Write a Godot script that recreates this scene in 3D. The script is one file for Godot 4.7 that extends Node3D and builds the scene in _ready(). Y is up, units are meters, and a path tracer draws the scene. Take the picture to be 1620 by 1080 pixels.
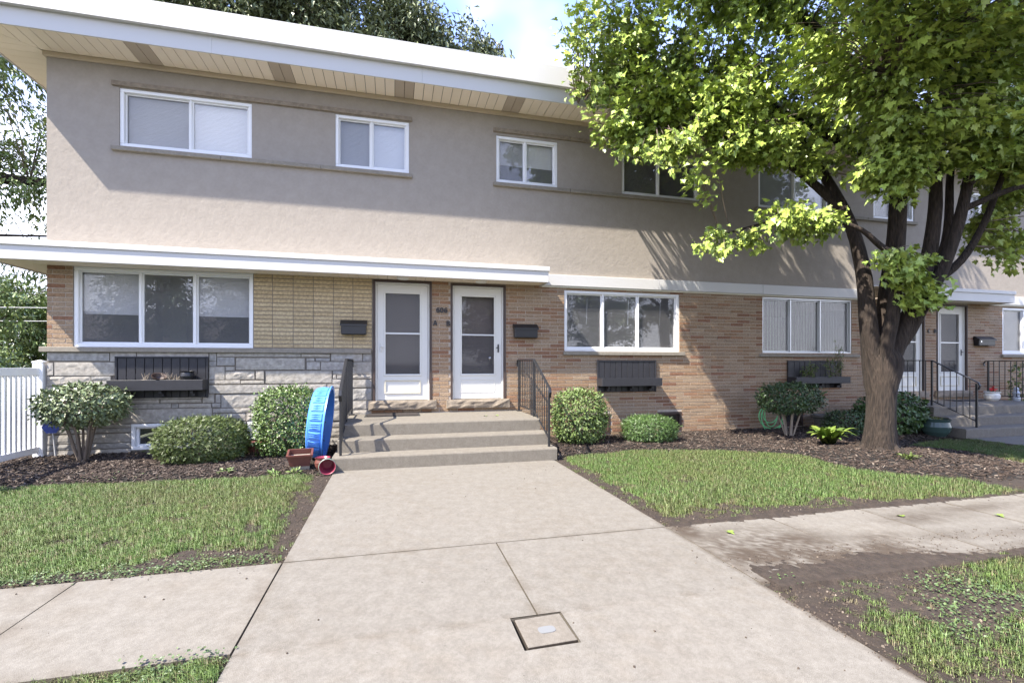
extends Node3D
# A two-storey row of townhouses with a shared concrete stoop, seen from the front walk.
# x runs along the facade, z points from the facade to the street, y is up; the facade is z = 0.

const TO_SUN := Vector3(-0.175, 0.2328, 0.069)
const PERIOD := 11.5
var M := {}
var T := {}
var taken := {}
var rng := RandomNumberGenerator.new()
var house: Node3D

class MB:
	var v := PackedVector3Array()
	var n := PackedVector3Array()
	var c := PackedColorArray()
	var use_color := false
	var col := Color.WHITE
	var xf := Transform3D.IDENTITY
	func vert(p: Vector3, nn: Vector3):
		v.append(xf * p); n.append((xf.basis * nn).normalized()); c.append(col)
	func tri(a: Vector3, b: Vector3, d: Vector3, nn := Vector3.ZERO):
		var g := (d - a).cross(b - a)
		if nn == Vector3.ZERO:
			nn = g.normalized()
		elif g.dot(nn) < 0:
			var t := b; b = d; d = t
		vert(a, nn); vert(b, nn); vert(d, nn)
	func quad(a: Vector3, b: Vector3, d: Vector3, e: Vector3, nn: Vector3):
		tri(a, b, d, nn); tri(a, d, e, nn)
	func smooth(a: Vector3, b: Vector3, d: Vector3, na: Vector3, nb: Vector3, nd: Vector3):
		if (d - a).cross(b - a).dot(na + nb + nd) < 0:
			vert(a, na); vert(d, nd); vert(b, nb)
		else:
			vert(a, na); vert(b, nb); vert(d, nd)
	func box(lo: Vector3, hi: Vector3, ch := 0.0):
		var m := (lo + hi) / 2
		var h := (hi - lo) / 2
		ch = minf(ch, minf(h.x, minf(h.y, h.z)) * 0.9)
		for ax in 3:
			for s in [-1.0, 1.0]:
				var nn := Vector3.ZERO; nn[ax] = s
				var u := (ax + 1) % 3
				var w := (ax + 2) % 3
				var q := []
				for k in [[-1, -1], [1, -1], [1, 1], [-1, 1]]:
					var p := m
					p[ax] += s * h[ax]; p[u] += k[0] * (h[u] - ch); p[w] += k[1] * (h[w] - ch)
					q.append(p)
				quad(q[0], q[1], q[2], q[3], nn)
		if ch <= 0.0:
			return
		for ax in 3:
			var u := (ax + 1) % 3
			var w := (ax + 2) % 3
			for su in [-1.0, 1.0]:
				for sw in [-1.0, 1.0]:
					var nn := Vector3.ZERO; nn[u] = su; nn[w] = sw
					var q := []
					for k in [[-1, 0], [1, 0], [1, 1], [-1, 1]]:
						var p := m
						p[ax] += k[0] * (h[ax] - ch)
						p[u] += su * (h[u] - (ch if k[1] == 1 else 0.0)); p[w] += sw * (h[w] - (0.0 if k[1] == 1 else ch))
						q.append(p)
					quad(q[0], q[1], q[2], q[3], nn.normalized())
		for sx in [-1.0, 1.0]:
			for sy in [-1.0, 1.0]:
				for sz in [-1.0, 1.0]:
					var s := Vector3(sx, sy, sz)
					tri(m + s * (h - Vector3(0, ch, ch)), m + s * (h - Vector3(ch, 0, ch)), m + s * (h - Vector3(ch, ch, 0)), s.normalized())
	func prism(poly: Array, y0: float, y1: float):     # poly: Vector2(x, z), convex
		var mid := Vector2.ZERO
		for p in poly: mid += p
		mid /= poly.size()
		for i in poly.size():
			var p: Vector2 = poly[i]
			var q: Vector2 = poly[(i + 1) % poly.size()]
			var o := (p + q) / 2 - mid
			var e := (q - p).orthogonal()
			if e.dot(o) < 0: e = -e
			quad(Vector3(p.x, y0, p.y), Vector3(q.x, y0, q.y), Vector3(q.x, y1, q.y), Vector3(p.x, y1, p.y), Vector3(e.x, 0, e.y).normalized())
			tri(Vector3(mid.x, y1, mid.y), Vector3(p.x, y1, p.y), Vector3(q.x, y1, q.y), Vector3.UP)
			tri(Vector3(mid.x, y0, mid.y), Vector3(p.x, y0, p.y), Vector3(q.x, y0, q.y), Vector3.DOWN)
	func tube(pts: Array, rad: Array, sides := 6, caps := true, gnarl: FastNoiseLite = null):
		var rings := []
		var up := Vector3.UP if absf((pts[1] - pts[0]).normalized().y) < 0.9 else Vector3.RIGHT
		for i in pts.size():
			var d: Vector3 = (pts[mini(i + 1, pts.size() - 1)] - pts[maxi(i - 1, 0)]).normalized()
			var a := d.cross(up).normalized()
			var b := a.cross(d).normalized()
			up = b
			var ring := []
			for k in sides:
				var an := TAU * k / sides
				var o := a * cos(an) + b * sin(an)
				var r: float = rad[mini(i, rad.size() - 1)]
				if gnarl:
					var g: Vector3 = pts[i]
					r *= 1.0 + 0.05 * gnarl.get_noise_3d(o.x * 6.0, g.y * 0.8, o.z * 6.0) + 0.10 * gnarl.get_noise_3d(o.x * 2.0, g.y * 0.7, o.z * 2.0) + 0.02 * sin(an * 11.0 + g.y * 1.5)
				ring.append([pts[i] + o * r, o])
			rings.append(ring)
		for i in rings.size() - 1:
			for k in sides:
				var p = rings[i][k]; var q = rings[i][(k + 1) % sides]; var r = rings[i + 1][(k + 1) % sides]; var s = rings[i + 1][k]
				smooth(p[0], q[0], r[0], p[1], q[1], r[1]); smooth(p[0], r[0], s[0], p[1], r[1], s[1])
		if caps:
			for e in [0, rings.size() - 1]:
				var d: Vector3 = (pts[0] - pts[1] if e == 0 else pts[-1] - pts[-2]).normalized()
				for k in sides:
					tri(pts[e], rings[e][k][0], rings[e][(k + 1) % sides][0], d)
	func lathe(prof: Array, segs := 28, around := Transform3D.IDENTITY):   # Vector2(r, y)
		for i in prof.size() - 1:
			var p: Vector2 = prof[i]; var q: Vector2 = prof[i + 1]
			var t := (q - p).normalized()
			var nr := Vector2(t.y, -t.x)
			for k in segs:
				var a := TAU * k / segs; var b := TAU * (k + 1) / segs
				var A := Vector3(cos(a), 0, sin(a)); var B := Vector3(cos(b), 0, sin(b))
				var na := around.basis * (A * nr.x + Vector3.UP * nr.y); var nb := around.basis * (B * nr.x + Vector3.UP * nr.y)
				var p0 := around * (A * p.x + Vector3.UP * p.y); var p1 := around * (B * p.x + Vector3.UP * p.y)
				var q0 := around * (A * q.x + Vector3.UP * q.y); var q1 := around * (B * q.x + Vector3.UP * q.y)
				if p.x > 1e-5: smooth(p0, p1, q1, na, nb, nb)
				if q.x > 1e-5: smooth(p0, q1, q0, na, nb, na)
	func mesh(mat: Material) -> ArrayMesh:
		var a := []
		a.resize(Mesh.ARRAY_MAX)
		a[Mesh.ARRAY_VERTEX] = v; a[Mesh.ARRAY_NORMAL] = n
		if use_color: a[Mesh.ARRAY_COLOR] = c
		var m := ArrayMesh.new()
		m.add_surface_from_arrays(Mesh.PRIMITIVE_TRIANGLES, a)
		m.surface_set_material(0, mat)
		return m

# ---------------------------------------------------------------- naming
func numbered(called: String) -> String:
	var k: int = taken.get(called, 0)
	taken[called] = k + 1
	return called if k == 0 else "%s_%03d" % [called, k]

func tag(o: Node3D, label: String, category: String, group := "") -> Node3D:
	o.set_meta("label", label); o.set_meta("category", category)
	if group: o.set_meta("group", group)
	return o

func thing(called: String, label: String, category: String, at := Vector3.ZERO, turn := 0.0, group := "") -> Node3D:
	var o := Node3D.new()
	o.name = numbered(called); add_child(o)
	o.position = at; o.rotation.y = turn
	tag(o, label, category, group)
	return o

func inst(called: String, mesh: Mesh, parent: Node) -> MeshInstance3D:
	var o := MeshInstance3D.new()
	o.name = numbered(called) if parent == self else called
	o.mesh = mesh
	parent.add_child(o, true)
	return o

func put(called: String, mb: MB, mat: Material, parent: Node) -> MeshInstance3D:
	return inst(called, mb.mesh(mat), parent)

func struct(called: String, mb: MB, mat: Material) -> MeshInstance3D:
	var o := put(called, mb, mat, self)
	o.set_meta("kind", "structure")
	return o

func boxpart(called: String, lo: Vector3, hi: Vector3, mat: Material, parent: Node, ch := 0.0) -> MeshInstance3D:
	var b := MB.new()
	b.box(lo, hi, ch)
	return put(called, b, mat, parent)

func node(called: String, parent: Node) -> Node3D:
	var o := Node3D.new()
	o.name = called
	parent.add_child(o, true)
	return o

func multi(called: String, mesh: Mesh, xfs: Array, cols: Array, parent: Node) -> MultiMeshInstance3D:
	var mm := MultiMesh.new()
	mm.transform_format = MultiMesh.TRANSFORM_3D
	mm.use_colors = true
	mm.mesh = mesh
	mm.instance_count = xfs.size()
	for i in xfs.size():
		mm.set_instance_transform(i, xfs[i])
		mm.set_instance_color(i, cols[i % cols.size()])
	var o := MultiMeshInstance3D.new()
	o.name = numbered(called) if parent == self else called
	o.multimesh = mm
	o.set_meta("kind", "stuff")
	parent.add_child(o, true)
	return o

# ---------------------------------------------------------------- textures and materials
func lin(r: float, g: float, b: float) -> Color:     # linear base colour -> what a material takes
	return Color(r, g, b).linear_to_srgb()

func noise_bytes(size: int, freq: float, oct: int, seed_: int, kind := FastNoiseLite.TYPE_SIMPLEX_SMOOTH) -> PackedByteArray:
	var f := FastNoiseLite.new()
	f.seed = seed_; f.noise_type = kind; f.frequency = freq; f.fractal_octaves = oct
	var im := f.get_seamless_image(size, size)
	im.convert(Image.FORMAT_L8)
	return im.get_data()

func ridged(size: int, freq: float, seed_: int) -> PackedByteArray:
	var f := FastNoiseLite.new()
	f.seed = seed_; f.noise_type = FastNoiseLite.TYPE_SIMPLEX_SMOOTH; f.frequency = freq
	f.fractal_type = FastNoiseLite.FRACTAL_RIDGED; f.fractal_octaves = 4
	var im := f.get_seamless_image(size, size)
	im.convert(Image.FORMAT_L8)
	return im.get_data()

func tex_from(size: int, layers: Array, dark: Color, light: Color) -> ImageTexture:   # layers: [bytes, weight]
	var im := Image.create(size, size, true, Image.FORMAT_RGB8)
	var out := PackedByteArray()
	out.resize(size * size * 3)
	var lut := []
	for i in 256:
		var k := dark.lerp(light, i / 255.0)
		lut.append([int(k.r * 255), int(k.g * 255), int(k.b * 255)])
	for i in size * size:
		var s := 0.0
		for l in layers:
			s += l[0][i] * l[1]
		var q = lut[clampi(int(s), 0, 255)]
		out[i * 3] = q[0]; out[i * 3 + 1] = q[1]; out[i * 3 + 2] = q[2]
	im.set_data(size, size, false, Image.FORMAT_RGB8, out)
	im.generate_mipmaps()
	return ImageTexture.create_from_image(im)

func mat(key: String, color: Color, rough := 0.8, metal := 0.0) -> StandardMaterial3D:
	var m := StandardMaterial3D.new()
	m.resource_name = key
	m.albedo_color = color; m.roughness = rough; m.metallic = metal
	M[key] = m
	return m

func grain(m: StandardMaterial3D, t: Texture2D, scale: float, relief: Texture2D = null, cm := 0.0, offset := Vector3.ZERO) -> StandardMaterial3D:
	m.albedo_texture = t
	m.uv1_triplanar = true; m.uv1_world_triplanar = true
	m.uv1_scale = Vector3.ONE * scale
	m.uv1_offset = offset
	if relief:
		m.heightmap_enabled = true
		m.heightmap_texture = relief
		m.heightmap_scale = cm
	return m

func make_materials():
	var coarse := noise_bytes(512, 0.010, 4, 3)
	var mid := noise_bytes(512, 0.04, 3, 5)
	var fine := noise_bytes(512, 0.25, 2, 9)
	var speck := noise_bytes(512, 0.45, 1, 11, FastNoiseLite.TYPE_CELLULAR)
	var streak := noise_bytes(512, 0.02, 5, 21)
	T.mottle = tex_from(512, [[coarse, 0.45], [mid, 0.25], [fine, 0.30]], Color(0.74, 0.73, 0.72), Color(1.08, 1.08, 1.07).clamp())
	T.soft = tex_from(512, [[coarse, 0.6], [mid, 0.3], [fine, 0.1]], Color(0.92, 0.917, 0.913), Color(1, 1, 1))
	T.concrete = tex_from(512, [[coarse, 0.16], [mid, 0.14], [fine, 0.38], [speck, 0.42]], Color(0.50, 0.48, 0.455), Color(1, 1, 1))
	T.stone = tex_from(512, [[streak, 0.5], [mid, 0.25], [fine, 0.3]], Color(0.62, 0.61, 0.60), Color(1, 1, 1))
	T.soil = tex_from(512, [[coarse, 0.25], [mid, 0.2], [fine, 0.4], [speck, 0.3]], Color(0.20, 0.185, 0.175), Color(1, 1, 1))
	T.fine = tex_from(512, [[fine, 0.6], [mid, 0.4]], Color.BLACK, Color.WHITE)
	T.rough = tex_from(512, [[streak, 0.45], [mid, 0.35], [fine, 0.25]], Color.BLACK, Color.WHITE)
	T.pits = tex_from(512, [[speck, 0.7], [fine, 0.4]], Color.BLACK, Color.WHITE)
	grain(mat("stucco", lin(0.352, 0.312, 0.266), 0.95), T.soft, 0.7, T.rough, 0.4)
	mat("white_metal", lin(0.56, 0.55, 0.53), 0.5)
	mat("soffit", lin(0.80, 0.695, 0.56), 0.6)
	mat("soffit_vent", lin(0.44, 0.365, 0.285), 0.7)
	mat("trim_tan", lin(0.50, 0.41, 0.30), 0.6)
	mat("vinyl", lin(0.80, 0.80, 0.80), 0.35)
	mat("storm_white", lin(0.66, 0.65, 0.60), 0.45)
	mat("cream", lin(0.62, 0.58, 0.46), 0.45)
	mat("brown_metal", lin(0.055, 0.035, 0.028), 0.5)
	mat("aluminium", lin(0.55, 0.56, 0.57), 0.35, 0.7)
	mat("chrome", lin(0.7, 0.7, 0.7), 0.2, 1.0)
	mat("black_paint", lin(0.022, 0.022, 0.026), 0.42)
	mat("black_metal", lin(0.018, 0.018, 0.020), 0.38)
	grain(mat("black_wood", lin(0.030, 0.030, 0.036), 0.5), T.mottle, 1.5, T.fine, 0.1)
	grain(mat("limestone_sill", lin(0.47, 0.43, 0.36), 0.9), T.concrete, 0.9, T.fine, 0.15)
	grain(mat("lintel", lin(0.36, 0.30, 0.23), 0.9), T.stone, 0.8, T.fine, 0.15)
	grain(mat("mortar", lin(0.56, 0.49, 0.41), 0.95), T.mottle, 1.5, T.fine, 0.2)
	grain(mat("mortar_mid", lin(0.27, 0.235, 0.185), 0.95), T.mottle, 1.5, T.fine, 0.2)
	grain(mat("mortar_dark", lin(0.23, 0.20, 0.165), 0.95), T.mottle, 1.5, T.fine, 0.2)
	var reds := [[0.45, 0.310, 0.195], [0.42, 0.270, 0.160], [0.41, 0.240, 0.140], [0.49, 0.360, 0.240], [0.35, 0.185, 0.110], [0.45, 0.330, 0.220]]
	for i in reds.size():
		var r = reds[i]
		grain(mat("brick%d" % i, lin(r[0], r[1], r[2]), 0.92), T.stone, 2.3, T.rough, 0.5, Vector3(i * 0.37, i * 0.21, 0))
	grain(mat("brick_mix", Color.WHITE, 0.92), T.stone, 2.3, T.rough, 0.5)
	M.brick_mix.vertex_color_use_as_albedo = true
	var yel := [[0.68, 0.535, 0.315], [0.72, 0.575, 0.345], [0.64, 0.50, 0.29]]
	for i in yel.size():
		var r = yel[i]
		grain(mat("yellow%d" % i, lin(r[0], r[1], r[2]), 0.85), T.stone, 1.6, T.fine, 0.15, Vector3(i * 0.31, 0, 0))
	var st := [[0.54, 0.50, 0.435], [0.51, 0.48, 0.43], [0.57, 0.525, 0.45], [0.45, 0.435, 0.405], [0.54, 0.505, 0.45]]
	for i in st.size():
		var r = st[i]
		grain(mat("ashlar%d" % i, lin(r[0], r[1], r[2]), 0.93), T.stone, 0.9, T.rough, 0.5, Vector3(i * 0.29, i * 0.17, i * 0.4))
	grain(mat("concrete", lin(0.312, 0.292, 0.253), 0.93), T.concrete, 1.3, T.pits, 0.15)
	M.concrete.vertex_color_use_as_albedo = true
	grain(mat("step_concrete", lin(0.30, 0.275, 0.230), 0.93), T.concrete, 1.4, T.pits, 0.3)
	grain(mat("soil", Color.WHITE, 1.0), T.soil, 1.1, T.pits, 1.0)
	M.soil.vertex_color_use_as_albedo = true
	grain(mat("far_ground", lin(0.085, 0.105, 0.045), 1.0), T.soil, 0.35)
	grain(mat("asphalt", lin(0.055, 0.055, 0.057), 0.9), T.concrete, 0.5)
	mat("bark", lin(0.085, 0.061, 0.044), 0.95)
	var ridge := ridged(512, 0.018, 31)
	T.bark = tex_from(512, [[ridge, 0.65], [mid, 0.2], [fine, 0.2]], Color(0.22, 0.20, 0.19), Color(1, 1, 1))
	T.bark_relief = tex_from(512, [[ridge, 0.75], [mid, 0.15], [fine, 0.15]], Color.BLACK, Color.WHITE)
	grain(M.bark, T.bark, 1.0, T.bark_relief, 4.0)
	M.bark.uv1_scale = Vector3(2.2, 0.26, 2.2)
	mat("twig", lin(0.16, 0.125, 0.095), 0.9)
	mat("pale_twig", lin(0.30, 0.25, 0.19), 0.9)
	for k in [["leaf", 1.0, 0.42], ["shrub_leaf", 0.35, 0.5], ["gloss_leaf", 0.3, 0.38], ["grass_leaf", 0.4, 0.55]]:
		var m := mat(k[0], Color.WHITE, k[2])
		m.vertex_color_use_as_albedo = true
		m.backlight = Color(k[1], k[1], k[1])
	mat("chips", Color.WHITE, 0.95).vertex_color_use_as_albedo = true
	var g := mat("glass", Color(1, 1, 1, 0.03), 0.0)
	g.transparency = BaseMaterial3D.TRANSPARENCY_ALPHA
	var s := mat("screen", Color(0.34, 0.34, 0.35, 0.30), 0.8)
	s.transparency = BaseMaterial3D.TRANSPARENCY_ALPHA
	mat("blind_white", lin(0.80, 0.81, 0.83), 0.6)
	mat("blind_green", lin(0.36, 0.40, 0.28), 0.6)
	mat("room", lin(0.30, 0.28, 0.25), 0.9)
	mat("room_floor", lin(0.12, 0.09, 0.07), 0.8)
	mat("black_box", lin(0.015, 0.015, 0.017), 0.35)
	mat("pool_blue", lin(0.085, 0.27, 0.74), 0.38)
	grain(mat("terracotta", lin(0.15, 0.045, 0.032), 0.6), T.mottle, 2.0)
	grain(mat("grey_pot", lin(0.28, 0.26, 0.23), 0.85), T.stone, 2.0)
	mat("green_glaze", lin(0.045, 0.075, 0.065), 0.15)
	mat("white_glaze", lin(0.72, 0.71, 0.67), 0.3)
	mat("sage_glaze", lin(0.16, 0.21, 0.17), 0.35)
	mat("red_glaze", lin(0.23, 0.03, 0.055), 0.35)
	mat("hose_green", lin(0.20, 0.66, 0.27), 0.4)
	grain(mat("mat_brown", lin(0.095, 0.075, 0.062), 1.0), T.soil, 3.0, T.pits, 0.5)
	mat("sign_blue", lin(0.03, 0.06, 0.30), 0.5)
	mat("yellow_paint", lin(0.80, 0.40, 0.03), 0.4)
	mat("silver_paint", lin(0.45, 0.48, 0.52), 0.3, 0.4)
	mat("dark_glass", lin(0.02, 0.025, 0.03), 0.05)
	mat("worn_steel", lin(0.165, 0.168, 0.168), 0.9)
	mat("rubber", lin(0.02, 0.02, 0.02), 0.8)
	mat("wire", lin(0.45, 0.45, 0.45), 0.5)
	mat("flower_red", lin(0.55, 0.03, 0.03), 0.6)
	grain(mat("far_wall", lin(0.62, 0.60, 0.55), 0.9), T.soft, 0.4)
	mat("far_roof", lin(0.10, 0.09, 0.085), 0.9)

# ---------------------------------------------------------------- the house
func sheet(mb: MB, r: Rect2, z: float, holes: Array, reveal: float):   # a wall face with openings and their reveals
	var xs := [r.position.x, r.end.x]
	var ys := [r.position.y, r.end.y]
	for h: Rect2 in holes:
		for x in [h.position.x, h.end.x]:
			if x > r.position.x and x < r.end.x and not xs.has(x): xs.append(x)
		for y in [h.position.y, h.end.y]:
			if y > r.position.y and y < r.end.y and not ys.has(y): ys.append(y)
	xs.sort(); ys.sort()
	for i in xs.size() - 1:
		for j in ys.size() - 1:
			var m := Vector2((xs[i] + xs[i + 1]) / 2, (ys[j] + ys[j + 1]) / 2)
			var inside := false
			for h: Rect2 in holes:
				if h.has_point(m): inside = true
			if not inside:
				mb.quad(Vector3(xs[i], ys[j], z), Vector3(xs[i + 1], ys[j], z), Vector3(xs[i + 1], ys[j + 1], z), Vector3(xs[i], ys[j + 1], z), Vector3.BACK)
	for h: Rect2 in holes:
		var a := Vector2(maxf(h.position.x, r.position.x), maxf(h.position.y, r.position.y))
		var b := Vector2(minf(h.end.x, r.end.x), minf(h.end.y, r.end.y))
		if a.x >= b.x or a.y >= b.y: continue
		var zb := z - reveal
		if h.position.x >= r.position.x: mb.quad(Vector3(a.x, a.y, z), Vector3(a.x, b.y, z), Vector3(a.x, b.y, zb), Vector3(a.x, a.y, zb), Vector3.RIGHT)
		if h.end.x <= r.end.x: mb.quad(Vector3(b.x, a.y, z), Vector3(b.x, b.y, z), Vector3(b.x, b.y, zb), Vector3(b.x, a.y, zb), Vector3.LEFT)
		if h.position.y >= r.position.y: mb.quad(Vector3(a.x, a.y, z), Vector3(b.x, a.y, z), Vector3(b.x, a.y, zb), Vector3(a.x, a.y, zb), Vector3.UP)
		if h.end.y <= r.end.y: mb.quad(Vector3(a.x, b.y, z), Vector3(b.x, b.y, z), Vector3(b.x, b.y, zb), Vector3(a.x, b.y, zb), Vector3.DOWN)

func rect(x0: float, y0: float, x1: float, y1: float) -> Rect2:
	return Rect2(x0, y0, x1 - x0, y1 - y0)

# glazing: "g" clear pane, "s" pane with an insect screen in front
func window(r: Rect2, muls: Array, panes: String, blind := "", frame: Material = null, fw := 0.055, zf := -0.015) -> Node3D:
	if frame == null: frame = M.vinyl
	var w := node("window", house)
	var x0 := r.position.x; var x1 := r.end.x; var y0 := r.position.y; var y1 := r.end.y
	var f := MB.new()
	f.box(Vector3(x0, y0, zf - 0.09), Vector3(x1, y0 + fw, zf), 0.006)
	f.box(Vector3(x0, y1 - fw, zf - 0.09), Vector3(x1, y1, zf), 0.006)
	f.box(Vector3(x0, y0 + fw, zf - 0.09), Vector3(x0 + fw, y1 - fw, zf), 0.006)
	f.box(Vector3(x1 - fw, y0 + fw, zf - 0.09), Vector3(x1, y1 - fw, zf), 0.006)
	f.box(Vector3(x0 + 0.01, y0 - 0.012, zf - 0.06), Vector3(x1 - 0.01, y0, zf + 0.012), 0.004)
	put("frame", f, frame, w)
	var edges := [x0 + fw] + muls + [x1 - fw]
	for m in muls:
		boxpart("mullion", Vector3(m - 0.015, y0 + fw, zf - 0.085), Vector3(m + 0.015, y1 - fw, zf - 0.012), frame, w, 0.004)
	for i in edges.size() - 1:
		var a: float = edges[i] + (0.015 if i > 0 else 0.0)
		var b: float = edges[i + 1] - (0.015 if i < edges.size() - 2 else 0.0)
		var zs := zf - (0.045 if panes[i] == "s" else 0.03)
		var sw := 0.022
		var s := MB.new()
		s.box(Vector3(a, y0 + fw, zs - 0.03), Vector3(a + sw, y1 - fw, zs), 0.004)
		s.box(Vector3(b - sw, y0 + fw, zs - 0.03), Vector3(b, y1 - fw, zs), 0.004)
		s.box(Vector3(a + sw, y0 + fw, zs - 0.03), Vector3(b - sw, y0 + fw + sw, zs), 0.004)
		s.box(Vector3(a + sw, y1 - fw - sw, zs - 0.03), Vector3(b - sw, y1 - fw, zs), 0.004)
		put("sash", s, frame, w)
		var zp := zs - 0.018
		var p := MB.new()
		for zg in [zp, zp - 0.004, zp - 0.014, zp - 0.018]:    # both faces of both sheets of a double pane
			p.quad(Vector3(a + sw, y0 + fw + sw, zg), Vector3(b - sw, y0 + fw + sw, zg), Vector3(b - sw, y1 - fw - sw, zg), Vector3(a + sw, y1 - fw - sw, zg), Vector3.BACK)
		put("pane", p, M.glass, w)
		if panes[i] == "s":
			var q := MB.new()
			var zq := zs - 0.004
			q.quad(Vector3(a + sw, y0 + fw + sw, zq), Vector3(b - sw, y0 + fw + sw, zq), Vector3(b - sw, y1 - fw - sw, zq), Vector3(a + sw, y1 - fw - sw, zq), Vector3.BACK)
			put("insect_screen", q, M.screen, w)
	if blind == "sides":
		for k in [[edges[0], edges[1]], [edges[2], edges[3]]]:
			var b := MB.new()
			b.box(Vector3(k[0], lerpf(y0, y1, 0.42), zf - 0.150), Vector3(k[1], y1 - fw, zf - 0.142))
			put("roller_shade", b, M.blind_white, w)
	elif blind == "horizontal" or blind == "half":
		var b := MB.new()
		var y := y1 - fw
		while y > (y0 + fw if blind == "horizontal" else lerpf(y0, y1, 0.45)):
			b.box(Vector3(x0 + fw, y - 0.010, zf - 0.150), Vector3(x1 - fw, y - 0.008, zf - 0.128))
			b.quad(Vector3(x0 + fw, y - 0.022, zf - 0.139), Vector3(x1 - fw, y - 0.022, zf - 0.139), Vector3(x1 - fw, y - 0.003, zf - 0.146), Vector3(x0 + fw, y - 0.003, zf - 0.146), Vector3.BACK)
			y -= 0.021
		put("blind", b, M.blind_white, w).set_meta("kind", "stuff")
	elif blind == "vertical":
		var x := x0 + fw
		var one := MB.new()
		one.quad(Vector3(-0.042, y0 + fw, 0), Vector3(0.042, y0 + fw, 0), Vector3(0.042, y1 - fw, 0), Vector3(-0.042, y1 - fw, 0), Vector3.BACK)
		var ms := one.mesh(M.blind_green)
		while x < x1 - fw - 0.2:
			var o := inst("blind_slat", ms, w)
			o.position = Vector3(x + 0.04, 0, zf - 0.17)
			o.rotation.y = 0.62 + rng.randf_range(-0.09, 0.09)
			x += 0.074
	elif blind == "wands":
		for k in [0.21, 0.57, 0.86]:
			var t := MB.new()
			var x := lerpf(x0, x1, k)
			t.tube([Vector3(x + 0.02, y1 - 0.12, zf - 0.16), Vector3(x, y1 - 0.62, zf - 0.15)], [0.006], 5)
			put("blind_wand", t, M.blind_white, w)
	return w

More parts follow.
